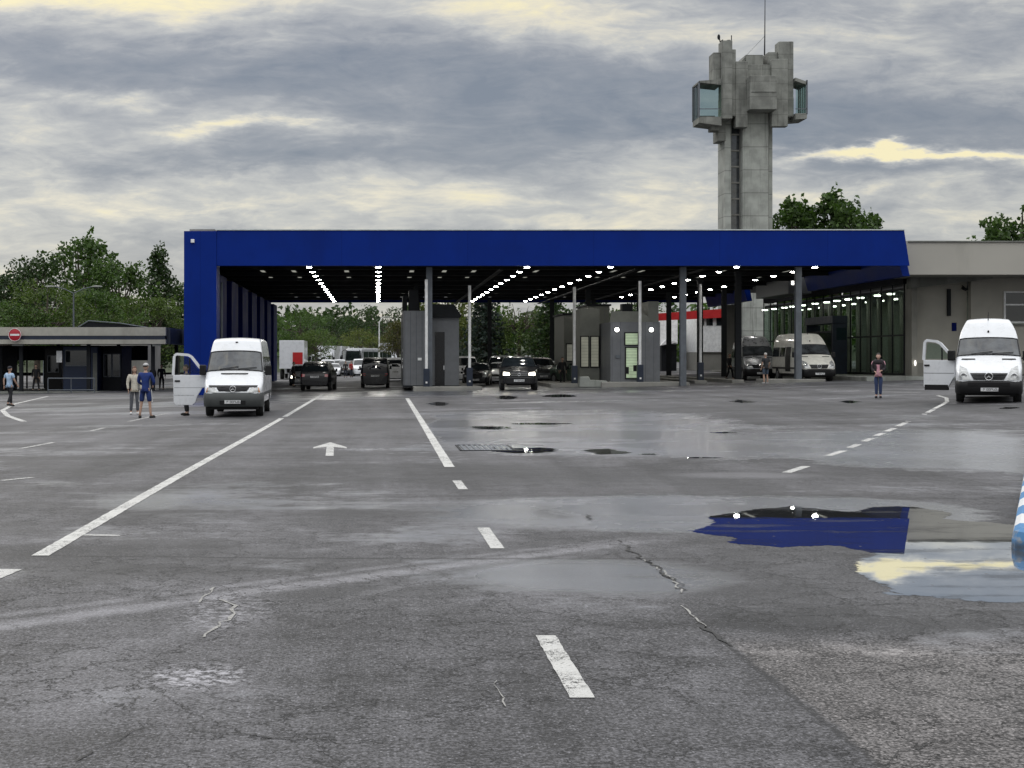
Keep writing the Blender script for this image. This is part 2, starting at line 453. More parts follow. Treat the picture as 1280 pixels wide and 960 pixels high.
    ck = t.mul(ck, t.ss(Y, 30, 12, .25, 1.0))
    # straight joints between the strips of tarmac
    def joint(pts, w):
        q = polyfit2([(gp(*k).x, gp(*k).y) for k in pts])
        d = t.math('ABSOLUTE', t.add(t.sub(Y, t.add(q[0], t.mul(X, q[1]), t.mul(X, X, q[2]))), t.mul(t.sub(sm, .5), .25)))
        return t.ss(d, w, w*.4)
    jt = t.add(t.mul(joint([(100,695),(350,697),(600,699),(800,698)], .05), t.mul(t.ss(X, -3.4, -2.6), t.ss(X, 3.4, 2.2))), t.mul(joint([(390,620),(500,621),(640,619)], .05), t.mul(t.ss(X, -1.2, -.6), t.ss(X, 2.2, 1.5)), .8),
               t.mul(joint([(500,583),(650,588),(830,578),(900,570)], .06), t.ss(X, .3, .9), t.ss(X, 10, 6), .8), t.mul(joint([(420,650),(560,652),(640,650)], .025), t.ss(X, -1, -.6), t.ss(X, 1.6, .8), .7))
    ck = t.math('MINIMUM', t.add(ck, t.mul(jt, t.ss(sm, .3, .6, .3, .9))), 1.0)
    v = t.mul(t.math('MAXIMUM', v, .022), t.sub(1.0, t.mul(ck, .8)))
    # rain film: where water still lies the tarmac is darker and shiny
    nwet = t.add(t.mul(big, .5), t.mul(mid, .28), t.mul(cst, .35), t.mul(sm, .12))
    def blob(px, py, rx, ry, amp):
        return spot(px, py, rx, ry, amp)
    wetm = t.add(blob(720,532,230,44,.6), blob(930,640,420,34,.30), blob(1130,560,280,40,.34), blob(640,488,500,7,.12), blob(760,720,200,30,.12), blob(240,500,300,14,.08), blob(330,620,260,40,.05))
    drym = t.add(blob(430,530,130,40,.5), blob(830,585,120,9,.3), blob(900,540,80,16,.22), blob(700,640,60,16,.15))
    wet = t.ss(t.sub(t.add(nwet, wetm), drym), .66, .76)
    col = t.new('ShaderNodeCombineColor')
    t.put(col.inputs[0], v); t.put(col.inputs[1], t.mul(v, .99)); t.put(col.inputs[2], t.mul(v, 1.07))
    c = t.mix(t.mul(brown, .55), col.outputs[0], t.mix(1.0, col.outputs[0], (1.10,1.02,.88), 'MULTIPLY'))
    c = t.mix(wet, c, t.mix(1.0, c, (.74,.79,.92), 'MULTIPLY'))  # wet darkening, plus a bluish sky sheen tinted into the colour
    t.put(p.inputs['Base Color'], c)
    rg = t.add(.62, t.mul(t.sub(mid, .5), .2), t.mul(wet, -.34), t.mul(damp, -.10), t.mul(brown, .08))
    t.put(p.inputs['Roughness'], t.math('MAXIMUM', rg, .12))
    t.put(p.inputs['Specular IOR Level'], t.add(.35, t.mul(wet, .65)))
    t.put(p.inputs['Coat Weight'], t.mul(wet, .9)); p.inputs['Coat Roughness'].default_value = .30; p.inputs['Coat IOR'].default_value = 1.5
    hgt = t.add(t.mul(grit, .5), t.mul(t.ss(stone, 0, .6), .5), t.mul(ck, -1.5))
    bn = t.new('ShaderNodeBump'); bn.inputs['Distance'].default_value = .008
    t.put(bn.inputs['Strength'], t.mul(t.sub(1.0, t.mul(wet, .75)), near, .8)); t.put(bn.inputs['Height'], hgt)
    t.l.new(bn.outputs[0], p.inputs['Normal'])
    return m

def paint_mat(name, col=(.62,.62,.60), wear=.5, dust=.0):
    """road paint with worn-through holes that show the tarmac"""
    m, t, p, out = newmat(name)
    pos = t.new('ShaderNodeNewGeometry').outputs['Position']
    n = t.noise(pos, 9, 6, .7); g = t.noise(pos, 45, 3, .7)
    c = t.mix(t.ss(n, .35, .65), tuple(v*.8 for v in col), col)
    t.put(p.inputs['Base Color'], c); p.inputs['Roughness'].default_value = .55
    wv = t.new('ShaderNodeVectorMath', operation='ADD'); t.l.new(pos, wv.inputs[0]); t.l.new(t.noise(pos, 6, 4, .7, 0, True), wv.inputs[1])
    vo = t.new('ShaderNodeTexVoronoi', feature='DISTANCE_TO_EDGE'); t.l.new(wv.outputs[0], vo.inputs['Vector']); vo.inputs['Scale'].default_value = 4.5
    ck = t.ss(vo.outputs['Distance'], .05, .02)
    hole = t.math('MAXIMUM', t.mul(ck, t.ss(t.noise(pos, 1.3, 2), .40, .55)), t.ss(t.add(t.mul(n, .6), t.mul(g, .4)), .5 + .2*(1-wear), .62 + .2*(1-wear)))
    tr = t.new('ShaderNodeBsdfTransparent'); mx = t.new('ShaderNodeMixShader')
    t.put(mx.inputs[0], t.math('MINIMUM', hole, .92)); t.l.new(p.outputs[0], mx.inputs[1]); t.l.new(tr.outputs[0], mx.inputs[2]); t.l.new(mx.outputs[0], out.inputs[0])
    return m

def water_mat():
    m, t, p, out = newmat('puddle_water')
    pos = t.new('ShaderNodeNewGeometry').outputs['Position']
    at = t.new('ShaderNodeAttribute', attribute_name='edge').outputs['Fac']
    p.inputs['Base Color'].default_value = (.64,.67,.70,1); p.inputs['Roughness'].default_value = .012; p.inputs['Metallic'].default_value = .96
    p.inputs['IOR'].default_value = 1.5
    t.put(p.inputs['Normal'], t.bump(t.noise(pos, 2.2, 2), .008, .02))
    n = t.add(t.mul(t.noise(pos, 3.0, 6, .65), .6), t.mul(t.noise(pos, 14, 4, .6), .4))
    k = t.add(t.mul(at, 1.4), t.mul(t.sub(n, .5), 2.0), -.20)
    # leaves and grit floating on it
    vo = t.new('ShaderNodeTexVoronoi'); t.l.new(t.mapv(pos, (1, .55, 1)), vo.inputs['Vector']); vo.inputs['Scale'].default_value = 13
    sc = t.new('ShaderNodeSeparateColor'); t.l.new(vo.outputs['Color'], sc.inputs[0])
    fl = t.mul(t.ss(vo.outputs['Distance'], .2, .1), t.ss(sc.outputs[0], .74, .80), t.ss(t.noise(pos, .8, 2), .42, .55))
    df = t.new('ShaderNodeBsdfDiffuse'); df.inputs[0].default_value = (.16,.155,.15,1)
    m1 = t.new('ShaderNodeMixShader'); t.put(m1.inputs[0], t.mul(fl, .8)); t.l.new(p.outputs[0], m1.inputs[1]); t.l.new(df.outputs[0], m1.inputs[2])
    tr = t.new('ShaderNodeBsdfTransparent'); mx = t.new('ShaderNodeMixShader')
    t.put(mx.inputs[0], t.mul(t.ss(k, .25, .42), t.sub(1.0, t.ss(t.noise(t.mapv(pos, (.5,1.6,1)), 1.3, 5, .65), .5, .64, 0, .42)))); t.l.new(tr.outputs[0], mx.inputs[1]); t.l.new(m1.outputs[0], mx.inputs[2]); t.l.new(mx.outputs[0], out.inputs[0])
    return m

def ground():
    xs = [-700,-400,-250,-160,-110,-80] + [-60 + 4*i for i in range(0, 36)] + [90,120,170,250,400,700]
    ys = [-60,-20] + [0 + 3*i for i in range(0, 24)] + [75 + 6*i for i in range(0, 24)] + [230,260,320,420,600,1000]
    mb = MB()
    vs = [(x, y, zg(x, y)) for y in ys for x in xs]; n = len(xs)
    mb.add(vs, [(j*n+i, j*n+i+1, (j+1)*n+i+1, (j+1)*n+i) for j in range(len(ys)-1) for i in range(n-1)])
    struct('ground', mb, asphalt_mat(), smooth=180)

def ribbon(pts, w, dz=.005, step=.5):
    """strip of constant width along ground points"""
    P = []
    for a, b in zip(pts[:-1], pts[1:]):
        k = max(1, int((b-a).length/step))
        P += [a.lerp(b, i/k) for i in range(k)]
    P.append(pts[-1])
    mb = MB(); vs = []
    for i, q in enumerate(P):
        d = (P[min(i+1, len(P)-1)] - P[max(0, i-1)]); d = Vector((d.x, d.y, 0)).normalized(); nrm = Vector((-d.y, d.x, 0))
        ww = w[min(i, len(w)-1)] if isinstance(w, list) else w
        for sgn in (1, -1):
            j = 1 + .10*noise.noise(Vector((q.x*9, q.y*9, sgn*3.1))) + .06*noise.noise(Vector((q.x*31, q.y*31, sgn)))
            a = q + nrm*ww*.5*sgn*j; vs.append((a.x, a.y, zg(a.x, a.y) + dz))
    mb.add(vs, [(2*i, 2*i+1, 2*i+3, 2*i+2) for i in range(len(P)-1)])
    return mb

def lane_marks():
    W = paint_mat('road_paint', (.60,.60,.58), .55); W2 = paint_mat('worn_road_paint', (.50,.50,.49), .95); W3 = paint_mat('fresh_road_paint', (.58,.58,.565), .85)
    def line(a, b, w, mat=W, name='lane_line', dz=.005):
        return struct(name, ribbon([gp(*a), gp(*b)], w, dz, .07 if gp(*a).y < 25 else .4), mat, fix=False)
    line((50,695), (352,523), .16); line((356,521), (403,493), .17, W3)
    line((509,498), (562,584), .17, W)
    for a, b in (((571,601),(579,612)), ((604,660),(622,686)), ((682,795),(728,873))): line(a, b, .13, W3, 'lane_dash')
    line((-15,724), (14,712), .19, W3, 'lane_dash')
    for a, b in (((25,561),(68,553)), ((113,539),(130,535)), ((161,527),(208,517)), ((105,669),(150,670)), ((2,601),(40,597))): line(a, b, .12, W2, 'lane_dash')
    # dashed kerb-side line curving away on the right
    dl = [((983,591),(1008,583)), ((1035,570),(1055,563.5)), ((1062,560),(1073,555.5)), ((1080,552),(1090,548)), ((1095,545),(1104,541.5)), ((1108,539.5),(1118,535.5)), ((1122,533),(1132,528.5)), ((1135,527),(1145,522.5)), ((1148,521),(1156,517.5)), ((1159,516),(1167,512))]
    for a, b in dl: line(a, b, .15, W3, 'lane_dash')
    cur = [(1168,511),(1178,506),(1184,502),(1183,497.5),(1172,494.5)]
    struct('lane_line', ribbon([gp(*q) for q in cur], .13), W, fix=False)
    cur = [(118,478+17),(60,495.5),(18,505),(3,513),(10,520),(30,527)]
    struct('lane_line', ribbon([gp(*q) for q in cur], .2), W3, fix=False)
    line((1020,487.5), (1075,488), .16, W3, 'lane_line'); line((1090,489.5), (1150,491), .12, W2, 'lane_line')
    # straight-on arrow
    a = gp(412,570); b = gp(413,553); ax = (b - a); L = ax.length; ax.normalize(); nx = Vector((ax.y, -ax.x, 0))
    w = .075; shp = [(-w,0),(w,0),(w,L*.62),(.34,L*.50),(.34,L*.60),(0,L),(-.34,L*.60),(-.34,L*.50),(-w,L*.62)]
    mb = MB(); mb.add([(a + nx*u + ax*v + Vector((0,0,.005))) for u, v in shp], [tuple(range(9))])
    struct('lane_arrow', mb, W3, fix=False)

def puddle(pts, mat, seed=1, rough=.10, ed=.35):
    """level sheet of water; attribute 'edge' is 0 on the shore and 1 inside"""
    rnd = random.Random(seed)
    P = [gp(*q) for q in pts]
    c = sum((Vector(q) for q in P), Vector()) / len(P)
    out = []
    for a, b in zip(P, P[1:] + P[:1]):
        k = max(2, int((b-a).length/.12))
        for i in range(k):
            q = a.lerp(b, i/k); nz = noise.noise(Vector((q.x*2.1, q.y*2.1, seed*7.3)))*rough + noise.noise(Vector((q.x*7, q.y*7, seed)))*rough*.4
            d = (q - c); d.z = 0
            out.append(q + d.normalized()*nz)
    far = P[0].y > 20
    bm = bmesh.new()
    vs = [bm.verts.new((q.x, q.y, zg(q.x, q.y) + (.006 if far else .0015))) for q in out]
    f = bm.faces.new(vs)
    bmesh.ops.triangulate(bm, faces=[f])
    bmesh.ops.subdivide_edges(bm, edges=[e for e in bm.edges if e.calc_length() > .35], cuts=1)
    for _ in range(3):
        long = [e for e in bm.edges if e.calc_length() > .35 and not e.is_boundary]
        if long: bmesh.ops.subdivide_edges(bm, edges=long, cuts=1)
        bmesh.ops.triangulate(bm, faces=[g for g in bm.faces if len(g.verts) > 3])
    bnd = [v.co.copy() for v in bm.verts if v.is_boundary]
    me = bpy.data.meshes.new('puddle'); 
    vals = [min(1.0, min((v.co - q).length for q in bnd)/ed) for v in bm.verts]
    bmesh.ops.recalc_face_normals(bm, faces=bm.faces)
    if bm.faces[:] and sum(f.normal.z for f in bm.faces) < 0: bmesh.ops.reverse_faces(bm, faces=bm.faces)
    bm.to_mesh(me); bm.free()
    at = me.attributes.new('edge', 'FLOAT', 'POINT'); at.data.foreach_set('value', vals)
    me.materials.append(mat)
    o = bpy.data.objects.new('puddle', me); COL.objects.link(o); o['kind'] = 'structure'
    return o

def puddles():
    wm = water_mat()
    big = [(838,664),(872,657),(880,652),(868,645),(905,640),(930,636),(985,631),(1062,638),(1085,631),(1135,632),(1205,640),(1196,648),(1266,655),(1330,655),(1330,758),(1225,754),(1140,748),(1060,747),(1098,737),(1056,716),(1056,700),(1078,692),(1045,684),(985,686),(930,684),(890,678),(905,672)]
    puddle(big, wm, 3, .10, .30)
    puddle([(812,655),(830,652),(846,655),(862,659),(846,661),(826,659)], wm, 31, .05, .10)
    def el(cx, cy, rx, ry, seed, n=16):
        puddle([(cx + rx*math.cos(2*math.pi*i/n), cy + ry*math.sin(2*math.pi*i/n)) for i in range(n)], wm, seed, .30, .45)
    el(652,562.5,52,5.5,11,22); el(757,565,40,3.8,12,22); el(818,568,24,2.6,13); el(612,535,34,2.6,14); el(549,505,17,2.6,15); el(676,530,46,1.8,16)
    el(934,501.5,24,2.6,17); el(1063,502.5,16,2.2,18); el(632,497,20,2.6,19); el(700,495,26,2.0,29); el(1262,510,18,1.8,20); el(905,541,26,1.6,21)
    el(880,573,40,1.8,22)

def cracks():
    dk = pm('open_crack', (.012,.012,.012), .6); lt = paint_mat('dusty_crack', (.34,.335,.32), .75)
    rnd = random.Random(5)
    def chain(pts, w, mat, jag=.05, nm='crack'):
        P = [gp(*q) for q in pts]; Q = []
        for a, b in zip(P[:-1], P[1:]):
            k = max(2, int((b-a).length/.09))
            for i in range(k):
                q = a.lerp(b, i/k); Q.append(q + Vector((rnd.uniform(-1,1), rnd.uniform(-1,1), 0))*jag)
        Q.append(P[-1])
        struct(nm, ribbon(Q, [w*rnd.uniform(.15, 1.0) for _ in Q], .006, 9), mat, fix=False)
    chain([(772,676),(790,690),(815,705),(838,722),(858,738)], .035, dk, .04)
    chain([(800,697),(822,710),(845,730),(852,742)], .025, lt, .03)
    chain([(850,757),(868,775),(882,786)], .02, lt, .03)
    chain([(878,784),(896,796),(914,808)], .07, dk, .02)
    chain([(270,734),(258,747),(249,754)], .035, lt, .03)
    chain([(275,751),(292,758),(287,772),(270,785),(255,797)], .035, lt, .03)
    chain([(735,643),(737,650)], .05, dk, .03)
    chain([(620,852),(628,868),(632,884)], .011, lt, .03)
    chain([(570,838),(610,826),(640,822),(690,815)], .012, dk, .04)
    chain([(100,950),(180,905),(230,910),(300,918),(420,925)], .012, dk, .04)
    chain([(1100,968),(1130,940),(1160,930)], .012, dk, .03)
    # drain grating
    g = gp(606,560)
    t = thing('drain_grate', 'small rusty drain grating set in the wet tarmac beside a dark puddle', 'drain', g)
    mb = MB().box(-.55,.55,-.9,-.84,.002,.012).box(-.55,.55,.84,.9,.002,.012).box(-.55,-.5,-.84,.84,.002,.012).box(.5,.55,-.84,.84,.002,.012)
    obj('frame', mb, M['steel_dk'], t)
    mb = MB()
    for i in range(9): mb.box(-.46+.11*i, -.40+.11*i, -.84, .84, .003, .011)
    obj('bars', mb, M['steel'], t)
# ---------------------------------------------------------------- vehicles
def pw(tab, t):
    if t <= tab[0][0]: return tab[0][1]
    for (a, va), (b, vb) in zip(tab[:-1], tab[1:]):
        if t <= b: return va + (vb - va) * (t - a) / max(1e-9, b - a)
    return tab[-1][1]

def chaikin(p, n=1):
    for _ in range(n):
        q = [p[0]]
        for a, b in zip(p[:-1], p[1:]):
            q += [(a[0]*.8+b[0]*.2, a[1]*.8+b[1]*.2), (a[0]*.2+b[0]*.8, a[1]*.2+b[1]*.8)]
        q.append(p[-1]); p = q
    return p

class Shell:
    """car body as a loft along its length; windows, lamps and grilles are fitted to its skin"""
    def __init__(s, top, zb, side, plan, r=.1, crown=.03):
        s.top = chaikin(top); s.zb = zb; s.side = side; s.plan = plan; s.r = r; s.crown = crown; s.L = top[-1][0]
    def zt(s, y): return pw(s.top, y)
    def hw(s, y, z): return pw(s.plan, y) * pw(s.side, z)
    def rr(s, y): return min(s.r, (s.zt(y) - s.zb)*.4)
    def ztop_at(s, x, y):
        z = s.zt(y); r = s.rr(y); xf = s.hw(y, z - r) - r; ax = abs(x)
        if ax <= xf: return z + s.crown*(1 - (ax/max(.1, xf))**2)
        d = ax - xf
        return z - r + math.sqrt(max(0, r*r - d*d)) if d < r else z - r - 5*(d - r)
    def inside(s, x, y, z): return z >= s.zb and z <= s.ztop_at(x, y) and abs(x) <= s.hw(y, z)
    def yskin(s, x, z, rear=False):
        y = s.L if rear else 0.0; d = -.02 if rear else .02
        for _ in range(200):
            if s.inside(x, y, z): break
            y += d
        else: return s.L if rear else 0.0
        return y
    def section(s, y):
        z = s.zt(y); r = s.rr(y); pts = [(0, s.zb), (s.hw(y, s.zb)*.92, s.zb)]
        n = 9
        for i in range(n):
            zz = lerp(s.zb + .04, z - r, i/(n-1)); pts.append((s.hw(y, zz), zz))
        xf = s.hw(y, z - r) - r
        for i in (1, 2, 3): a = R(30*i); pts.append((xf + r*math.cos(a), z - r + r*math.sin(a)))
        for k in (.66, .33, 0): pts.append((xf*k, z + s.crown*(1 - k*k)))
        return pts
    def mesh(s):
        ys = sorted(set([round(v, 3) for v in [p[0] for p in s.top] + [p[0] for p in s.plan] + [s.L*i/28 for i in range(29)] if v <= s.L]))
        mb = MB(); vs = []; n = None
        for y in ys:
            h = s.section(y); ring = h + [(-a, b) for a, b in reversed(h[1:-1])]
            n = len(ring); vs += [(a, y, b) for a, b in ring]
        m = len(ys)
        fs = [(i*n+k, i*n+(k+1)%n, (i+1)*n+(k+1)%n, (i+1)*n+k) for i in range(m-1) for k in range(n)]
        fs += [tuple(range(n)), tuple(range((m-1)*n, m*n))]
        return mb.add(vs, fs)
    # fitted patches, corners in order (bl, br, tr, tl); each a thin shell
    def _patch(s, fn, c, nu, nv, mi=0):
        mb = MB()
        def bil(u, v):
            a = (lerp(c[0][0], c[1][0], u), lerp(c[0][1], c[1][1], u)); b = (lerp(c[3][0], c[2][0], u), lerp(c[3][1], c[2][1], u))
            return lerp(a[0], b[0], v), lerp(a[1], b[1], v)
        return mb.grid(lambda u, v: fn(*bil(u, v)), nu, nv, mi)
    def front(s, c, off=.012, rear=False, nu=10, nv=5):
        sg = 1 if rear else -1
        return s._patch(lambda x, z: (x, s.yskin(x, z, rear) + sg*off, z + off*.4), c, nu, nv)
    def flank(s, c, sgn, off=.008, nu=6, nv=4):
        def fn(y, z):
            zt = s.zt(y); r = s.rr(y); x = s.hw(y, min(z, zt - r))
            if z > zt - r: x = s.hw(y, zt-r) - r + math.sqrt(max(0, r*r - min(r, z-zt+r)**2))
            return (sgn*(x + off), y, z)
        return s._patch(fn, c, nu, nv)

def wheel(parent, x, y, r, w, rimmat=None):
    sg = 1 if x > 0 else -1
    mb = MB().lathe([(r*.62,-w/2),(r*.93,-w/2),(r,-w*.36),(r,w*.36),(r*.93,w/2),(r*.62,w/2)], 24, (0,0,0), 'x')
    o = obj('wheel', mb, M['rubber'], parent, 40, loc=(x - sg*w/2, y, r))
    mb = MB().lathe([(r*.08,.0),(r*.2,.012),(r*.3,-.02),(r*.56,-.03),(r*.63,.006),(r*.66,.0)], 20, (0,0,0), 'x')
    if sg < 0: mb.v = [(-a,b,c) for a,b,c in mb.v]
    obj('rim', mb, rimmat or M['rim'], o, 40, loc=(sg*(w/2 + .004), 0, 0))
    return o

def arch(s, parent, y, r, sgn, rad):
    x = s.hw(y, r) 
    mb = MB(); n = 16
    pts = [(y + rad*math.cos(math.pi*i/n), max(s.zb, r + rad*math.sin(math.pi*i/n))) for i in range(n+1)] + [(y - rad, s.zb), (y + rad, s.zb)]
    mb.add([(sgn*(s.hw(a, b) + .010), a, b) for a, b in pts], [tuple(range(len(pts)))])
    obj('wheel_arch', mb, M['black'], parent)  # flat black patch paints the dark of the uncut arch

def star(parent, name, c, r, mat):
    mb = MB()
    mb.tube([(c[0] + r*math.cos(2*math.pi*i/24), c[1], c[2] + r*math.sin(2*math.pi*i/24)) for i in range(25)], r*.11, 6)
    for k in range(3):
        a = R(90 + 120*k); d = Vector((math.cos(a), 0, math.sin(a))); q = Vector((-d.z, 0, d.x))
        o = Vector(c); mb.add([o + q*r*.17, o + d*r*.97, o - q*r*.17, o + Vector((0,-.02,0))], [(0,1,3),(1,2,3),(0,3,2)])
    return obj(name, mb, mat, parent)

def plate(parent, c, yaw=0, marks=True, w=.52):
    mb = MB().box(-w/2, w/2, -.012, .0, -.056, .056)
    o = obj('number_plate', mb, M['plate'], parent, loc=c)
    if yaw: o.rotation_euler = (0,0,yaw)
    if marks:
        mb = MB(); x = -w/2 + .07; rnd = random.Random(3)
        for i in range(7):
            if i == 1: x += .04
            a = rnd.choice((0,1,2))
            mb.box(x, x+.012, -.0155, -.0125, -.036, .036)
            if a != 1: mb.box(x+.012, x+.038, -.0155, -.0125, .024, .036)
            if a != 0: mb.box(x+.012, x+.038, -.0155, -.0125, -.036, -.024)
            mb.box(x+.038, x+.05, -.0155, -.0125, -.036 if a else -.01, .036 if a != 1 else .01)
            x += .061
        obj('lettering', mb, M['ink'], o)
    return o

def mirror(parent, x, y, z, sc=1.0, mat=None):
    sg = 1 if x > 0 else -1
    mb = MB().box(-.11*sc, .11*sc, -.07*sc, .07*sc, -.17*sc, .17*sc)
    o = obj('mirror', mb, mat or M['black'], parent, None, .03*sc, loc=(x + sg*.16*sc, y, z))
    mb = MB().tube([(-sg*.16*sc, .02, -.1*sc), (-sg*.05*sc, 0, -.06*sc)], .025, 6)
    obj('mirror_arm', mb, M['black'], o)
    return o

def big_van(style, label, loc, rz, paint='white', door_open=None, door_angle=72, group=None, side_open=False, long=6.4, back_view=False):
    """panel van: style 'old' is rounded with a grey bumper, 'new' has the tall moulded roof"""
    t = thing('white_van' if paint == 'white' else 'passenger_van', label, 'van', loc, rz, group)
    P = M[paint]
    if style == 'old':
        top = [(0,.80),(.05,.93),(.18,1.0),(.85,1.40),(1.50,2.13),(1.62,2.24),(1.90,2.52),(2.35,2.60),(long-.5,2.60),(long-.06,2.50),(long,2.3)]
        side = [(.2,.90),(.7,.955),(1.1,.965),(1.45,.95),(2.1,.865),(2.5,.80),(2.6,.78)]
        plan = [(0,.80),(.06,.90),(.2,.965),(.5,1.0),(long-.25,1.0),(long,.95)]
        S = Shell(top, .42, side, plan, .11, .035)
    else:
        top = [(0,.78),(.06,.95),(.25,1.06),(.95,1.44),(1.62,2.06),(1.72,2.14),(2.30,2.70),(2.8,2.76),(long-.5,2.76),(long-.05,2.66),(long,2.4)]
        side = [(.2,.93),(.7,.985),(1.2,.99),(1.45,.975),(2.06,.90),(2.35,.83),(2.62,.70),(2.78,.62)]
        plan = [(0,.80),(.06,.90),(.22,.965),(.5,1.0),(long-.25,1.0),(long,.95)]
        S = Shell(top, .40, side, plan, .10, .035)
    obj('body', S.mesh(), P, t, 38)
    G = M['glass_screen']; old = style == 'old'
    # windscreen on the sloping part, glued to the skin
    y0, y1 = (.92, 1.50) if old else (1.02, 1.64)
    mb = MB()
    def scr(u, v, off=.010, k0=0.0):
        y = lerp(y0, y1, v); z = S.zt(y); r = S.rr(y); xf = S.hw(y, z - r) - r
        x = lerp(-1, 1, u) * (xf + r*.62)
        return (x, y - off, S.ztop_at(x, y) + off)
    mb.grid(scr, 14, 6); wsn = obj('windscreen', mb, G, t, 180)
    mb = MB()
    def edge(fn): mb.tube([fn(i/12) for i in range(13)], .022, 5)
    edge(lambda k: scr(k, 0)); edge(lambda k: scr(k, 1)); edge(lambda k: scr(0, k)); edge(lambda k: scr(1, k))
    obj('seal', mb, M['black'], wsn)
    # wipers and scuttle vents
    for sx in (-.55, .12):
        a = scr(.5 + sx*.5, .02, .03); b = scr(.5 + sx*.5 + .34, .16, .03)
        obj('wiper', MB().tube([a, Vector(a).lerp(Vector(b), .5), b], .013, 5), M['black'], t)
    if old:
        obj('air_intake', S.front([(-.45,1.385),(.45,1.385),(.45,1.425),(-.45,1.425)], .016, nu=8, nv=2), M['black'], t)
    else:
        for sg in (-1, 1):
            c = [(sg*.82,1.385),(sg*.40,1.385),(sg*.40,1.425),(sg*.80,1.425)]
            obj('air_intake', S.front(c, .016, nu=6, nv=2), M['black'], t)
    # grille, headlamps
    if old:
        mb = S.front([(-.46,.83),(.46,.83),(.56,1.0),(-.56,1.0)], .016, nu=10, nv=4)
        mb2 = S.front([(-.78,.965),(.78,.965),(.80,1.03),(-.80,1.03)], .022, nu=12, nv=2); b = len(mb.v); mb.v += mb2.v; mb.f += [tuple(i+b for i in f) for f in mb2.f]; mb.m += mb2.m
        gr = obj('grille', mb, M['black'], t, 60)
        star(gr, 'emblem', (0, -.035, .92), .095, M['chrome'])
        for sg in (-1, 1):
            c = [(sg*.88,.80),(sg*.50,.80),(sg*.60,.965),(sg*.84,.965)]
            obj('headlight', S.front(c, .018, nu=8, nv=4), M['lens'], t, 60)
            obj('indicator', S.front([(sg*.885,.80),(sg*.84,.80),(sg*.82,.95),(sg*.845,.95)], .024, nu=3, nv=3), M['amber'], t)
    else:
        gr = obj('grille', S.front([(-.44,.74),(.44,.74),(.56,.955),(-.56,.955)], .018, nu=10, nv=4), M['black'], t, 60)
        mb = MB()
        for z, w in ((.80,.46),(.86,.50),(.915,.53)): mb.tube([(-w, S.yskin(w, z)-.028, z), (-.12, -.03, z)], .010, 5); mb.tube([(w, S.yskin(w, z)-.028, z), (.12, -.03, z)], .010, 5)
        obj('slats', mb, M['greypaint'], gr)
        mb = S.front([(-.60,.955),(.60,.955),(.61,.98),(-.61,.98)], .02, nu=10, nv=1)
        star(gr, 'emblem', (0, -.05, .855), .115, M['chrome'])
        for sg in (-1, 1):
            c = [(sg*.90,.74),(sg*.52,.74),(sg*.66,1.10),(sg*.86,1.20)]
            hl = obj('headlight', S.front(c, .018, nu=8, nv=6), M['lens'], t, 60)
            obj('reflector', MB().lathe([(.02,0),(.085,-.012),(.10,.004)], 16, (sg*.745, S.yskin(sg*.745,.86)-.024, .87), 'y'), M['chrome'], hl)
    # bumper wraps the nose
    bm_ = M['bumper'] if old else M['black']
    mb = MB(); zt, zb = (.80,.30) if old else (.72,.26)
    prof = [(0,zb+.04,.03),(.0,zb+.1,.075),(0,zb+.28,.085),(0,zt-.05,.07),(0,zt,.01)]
    xs = [-1.0,-.99,-.94,-.84,-.6,-.3,0,.3,.6,.84,.94,.99,1.0]
    half = .96 if old else .985
    def nose(x):
        a = abs(x); return 0 if a < .6 else .02 if a < .7 else .06 if a < .88 else .16 if a < .95 else .34 if a < .995 else .62
    vs = []; fs = []
    for x in xs:
        for _, z, o in prof: vs.append((x*half*(1+o*.3), nose(x) - o, z))
    n = len(prof); fs = [(i*n+k, i*n+k+1, (i+1)*n+k+1, (i+1)*n+k) for i in range(len(xs)-1) for k in range(n-1)]
    mb.add(vs, fs); bo = obj('bumper', mb, bm_, t, 60, fix=False)
    mb = MB().box(-.42, .42, -.105, -.085, zb+.12, zb+.24) if old else MB().box(-.62,.62,-.10,-.086,zb+.30,zb+.40)
    obj('lower_grille', mb, M['black'], bo)
    plate(t, (0 if old else .02, -.115, .50 if old else .44))
    # under-tray and chassis, so that no daylight passes under the floor
    obj('chassis', MB().box(-.80,.80,.25,long-.2,.24,.45), M['black'], t)
    for y in (.95, long-1.35):
        for sg in (-1, 1):
            arch(S, t, y, .34, sg, .42)
            wheel(t, sg*(S.hw(y,.5)+.012), y, .34, .24)
    # flank glass
    for sg in (-1, 1):
        if not (door_open == sg):
            obj('side_window', S.flank([(1.16,1.42),(2.05,1.42),(2.05,1.98),(1.66,1.98)] if old else [(1.26,1.42),(2.12,1.42),(2.12,1.92),(1.78,1.92)], sg), M['glass_car'], t)
            mirror(t, sg*S.hw(1.15,1.5), 1.12, 1.52, .95)
        else:
            obj('door_opening', S.flank([(1.10,.55),(2.12,.55),(2.12,2.0),(1.60,2.0)] if old else [(1.15,.52),(2.18,.52),(2.18,1.98),(1.75,1.98)], sg, .012, 5, 8), M['black'], t)  # black sheet on the flank paints the dark of the open doorway
        ys = [(2.35,3.45),(3.6,4.75),(4.9,long-.25)]
        for k, (a, b) in enumerate(ys):
            if old and sg < 0 and k > 0: pass
            if side_open and sg == -1 and k == 0:
                obj('sliding_door_opening', S.flank([(a,.55),(b,.55),(b,1.98),(a,1.98)], sg, .014, 4, 6), M['black'], t); continue  # flat black patch in place of the dark interior behind the door
            obj('side_window', S.flank([(a,1.42),(b,1.42),(b,1.98),(a,1.98)], sg), M['glass_car'], t)
        obj('rub_strip', S.flank([(.6,.70),(long-.1,.70),(long-.1,.80),(.6,.80)], sg, .02, 14, 1), bm_ if old else M['black'], t)
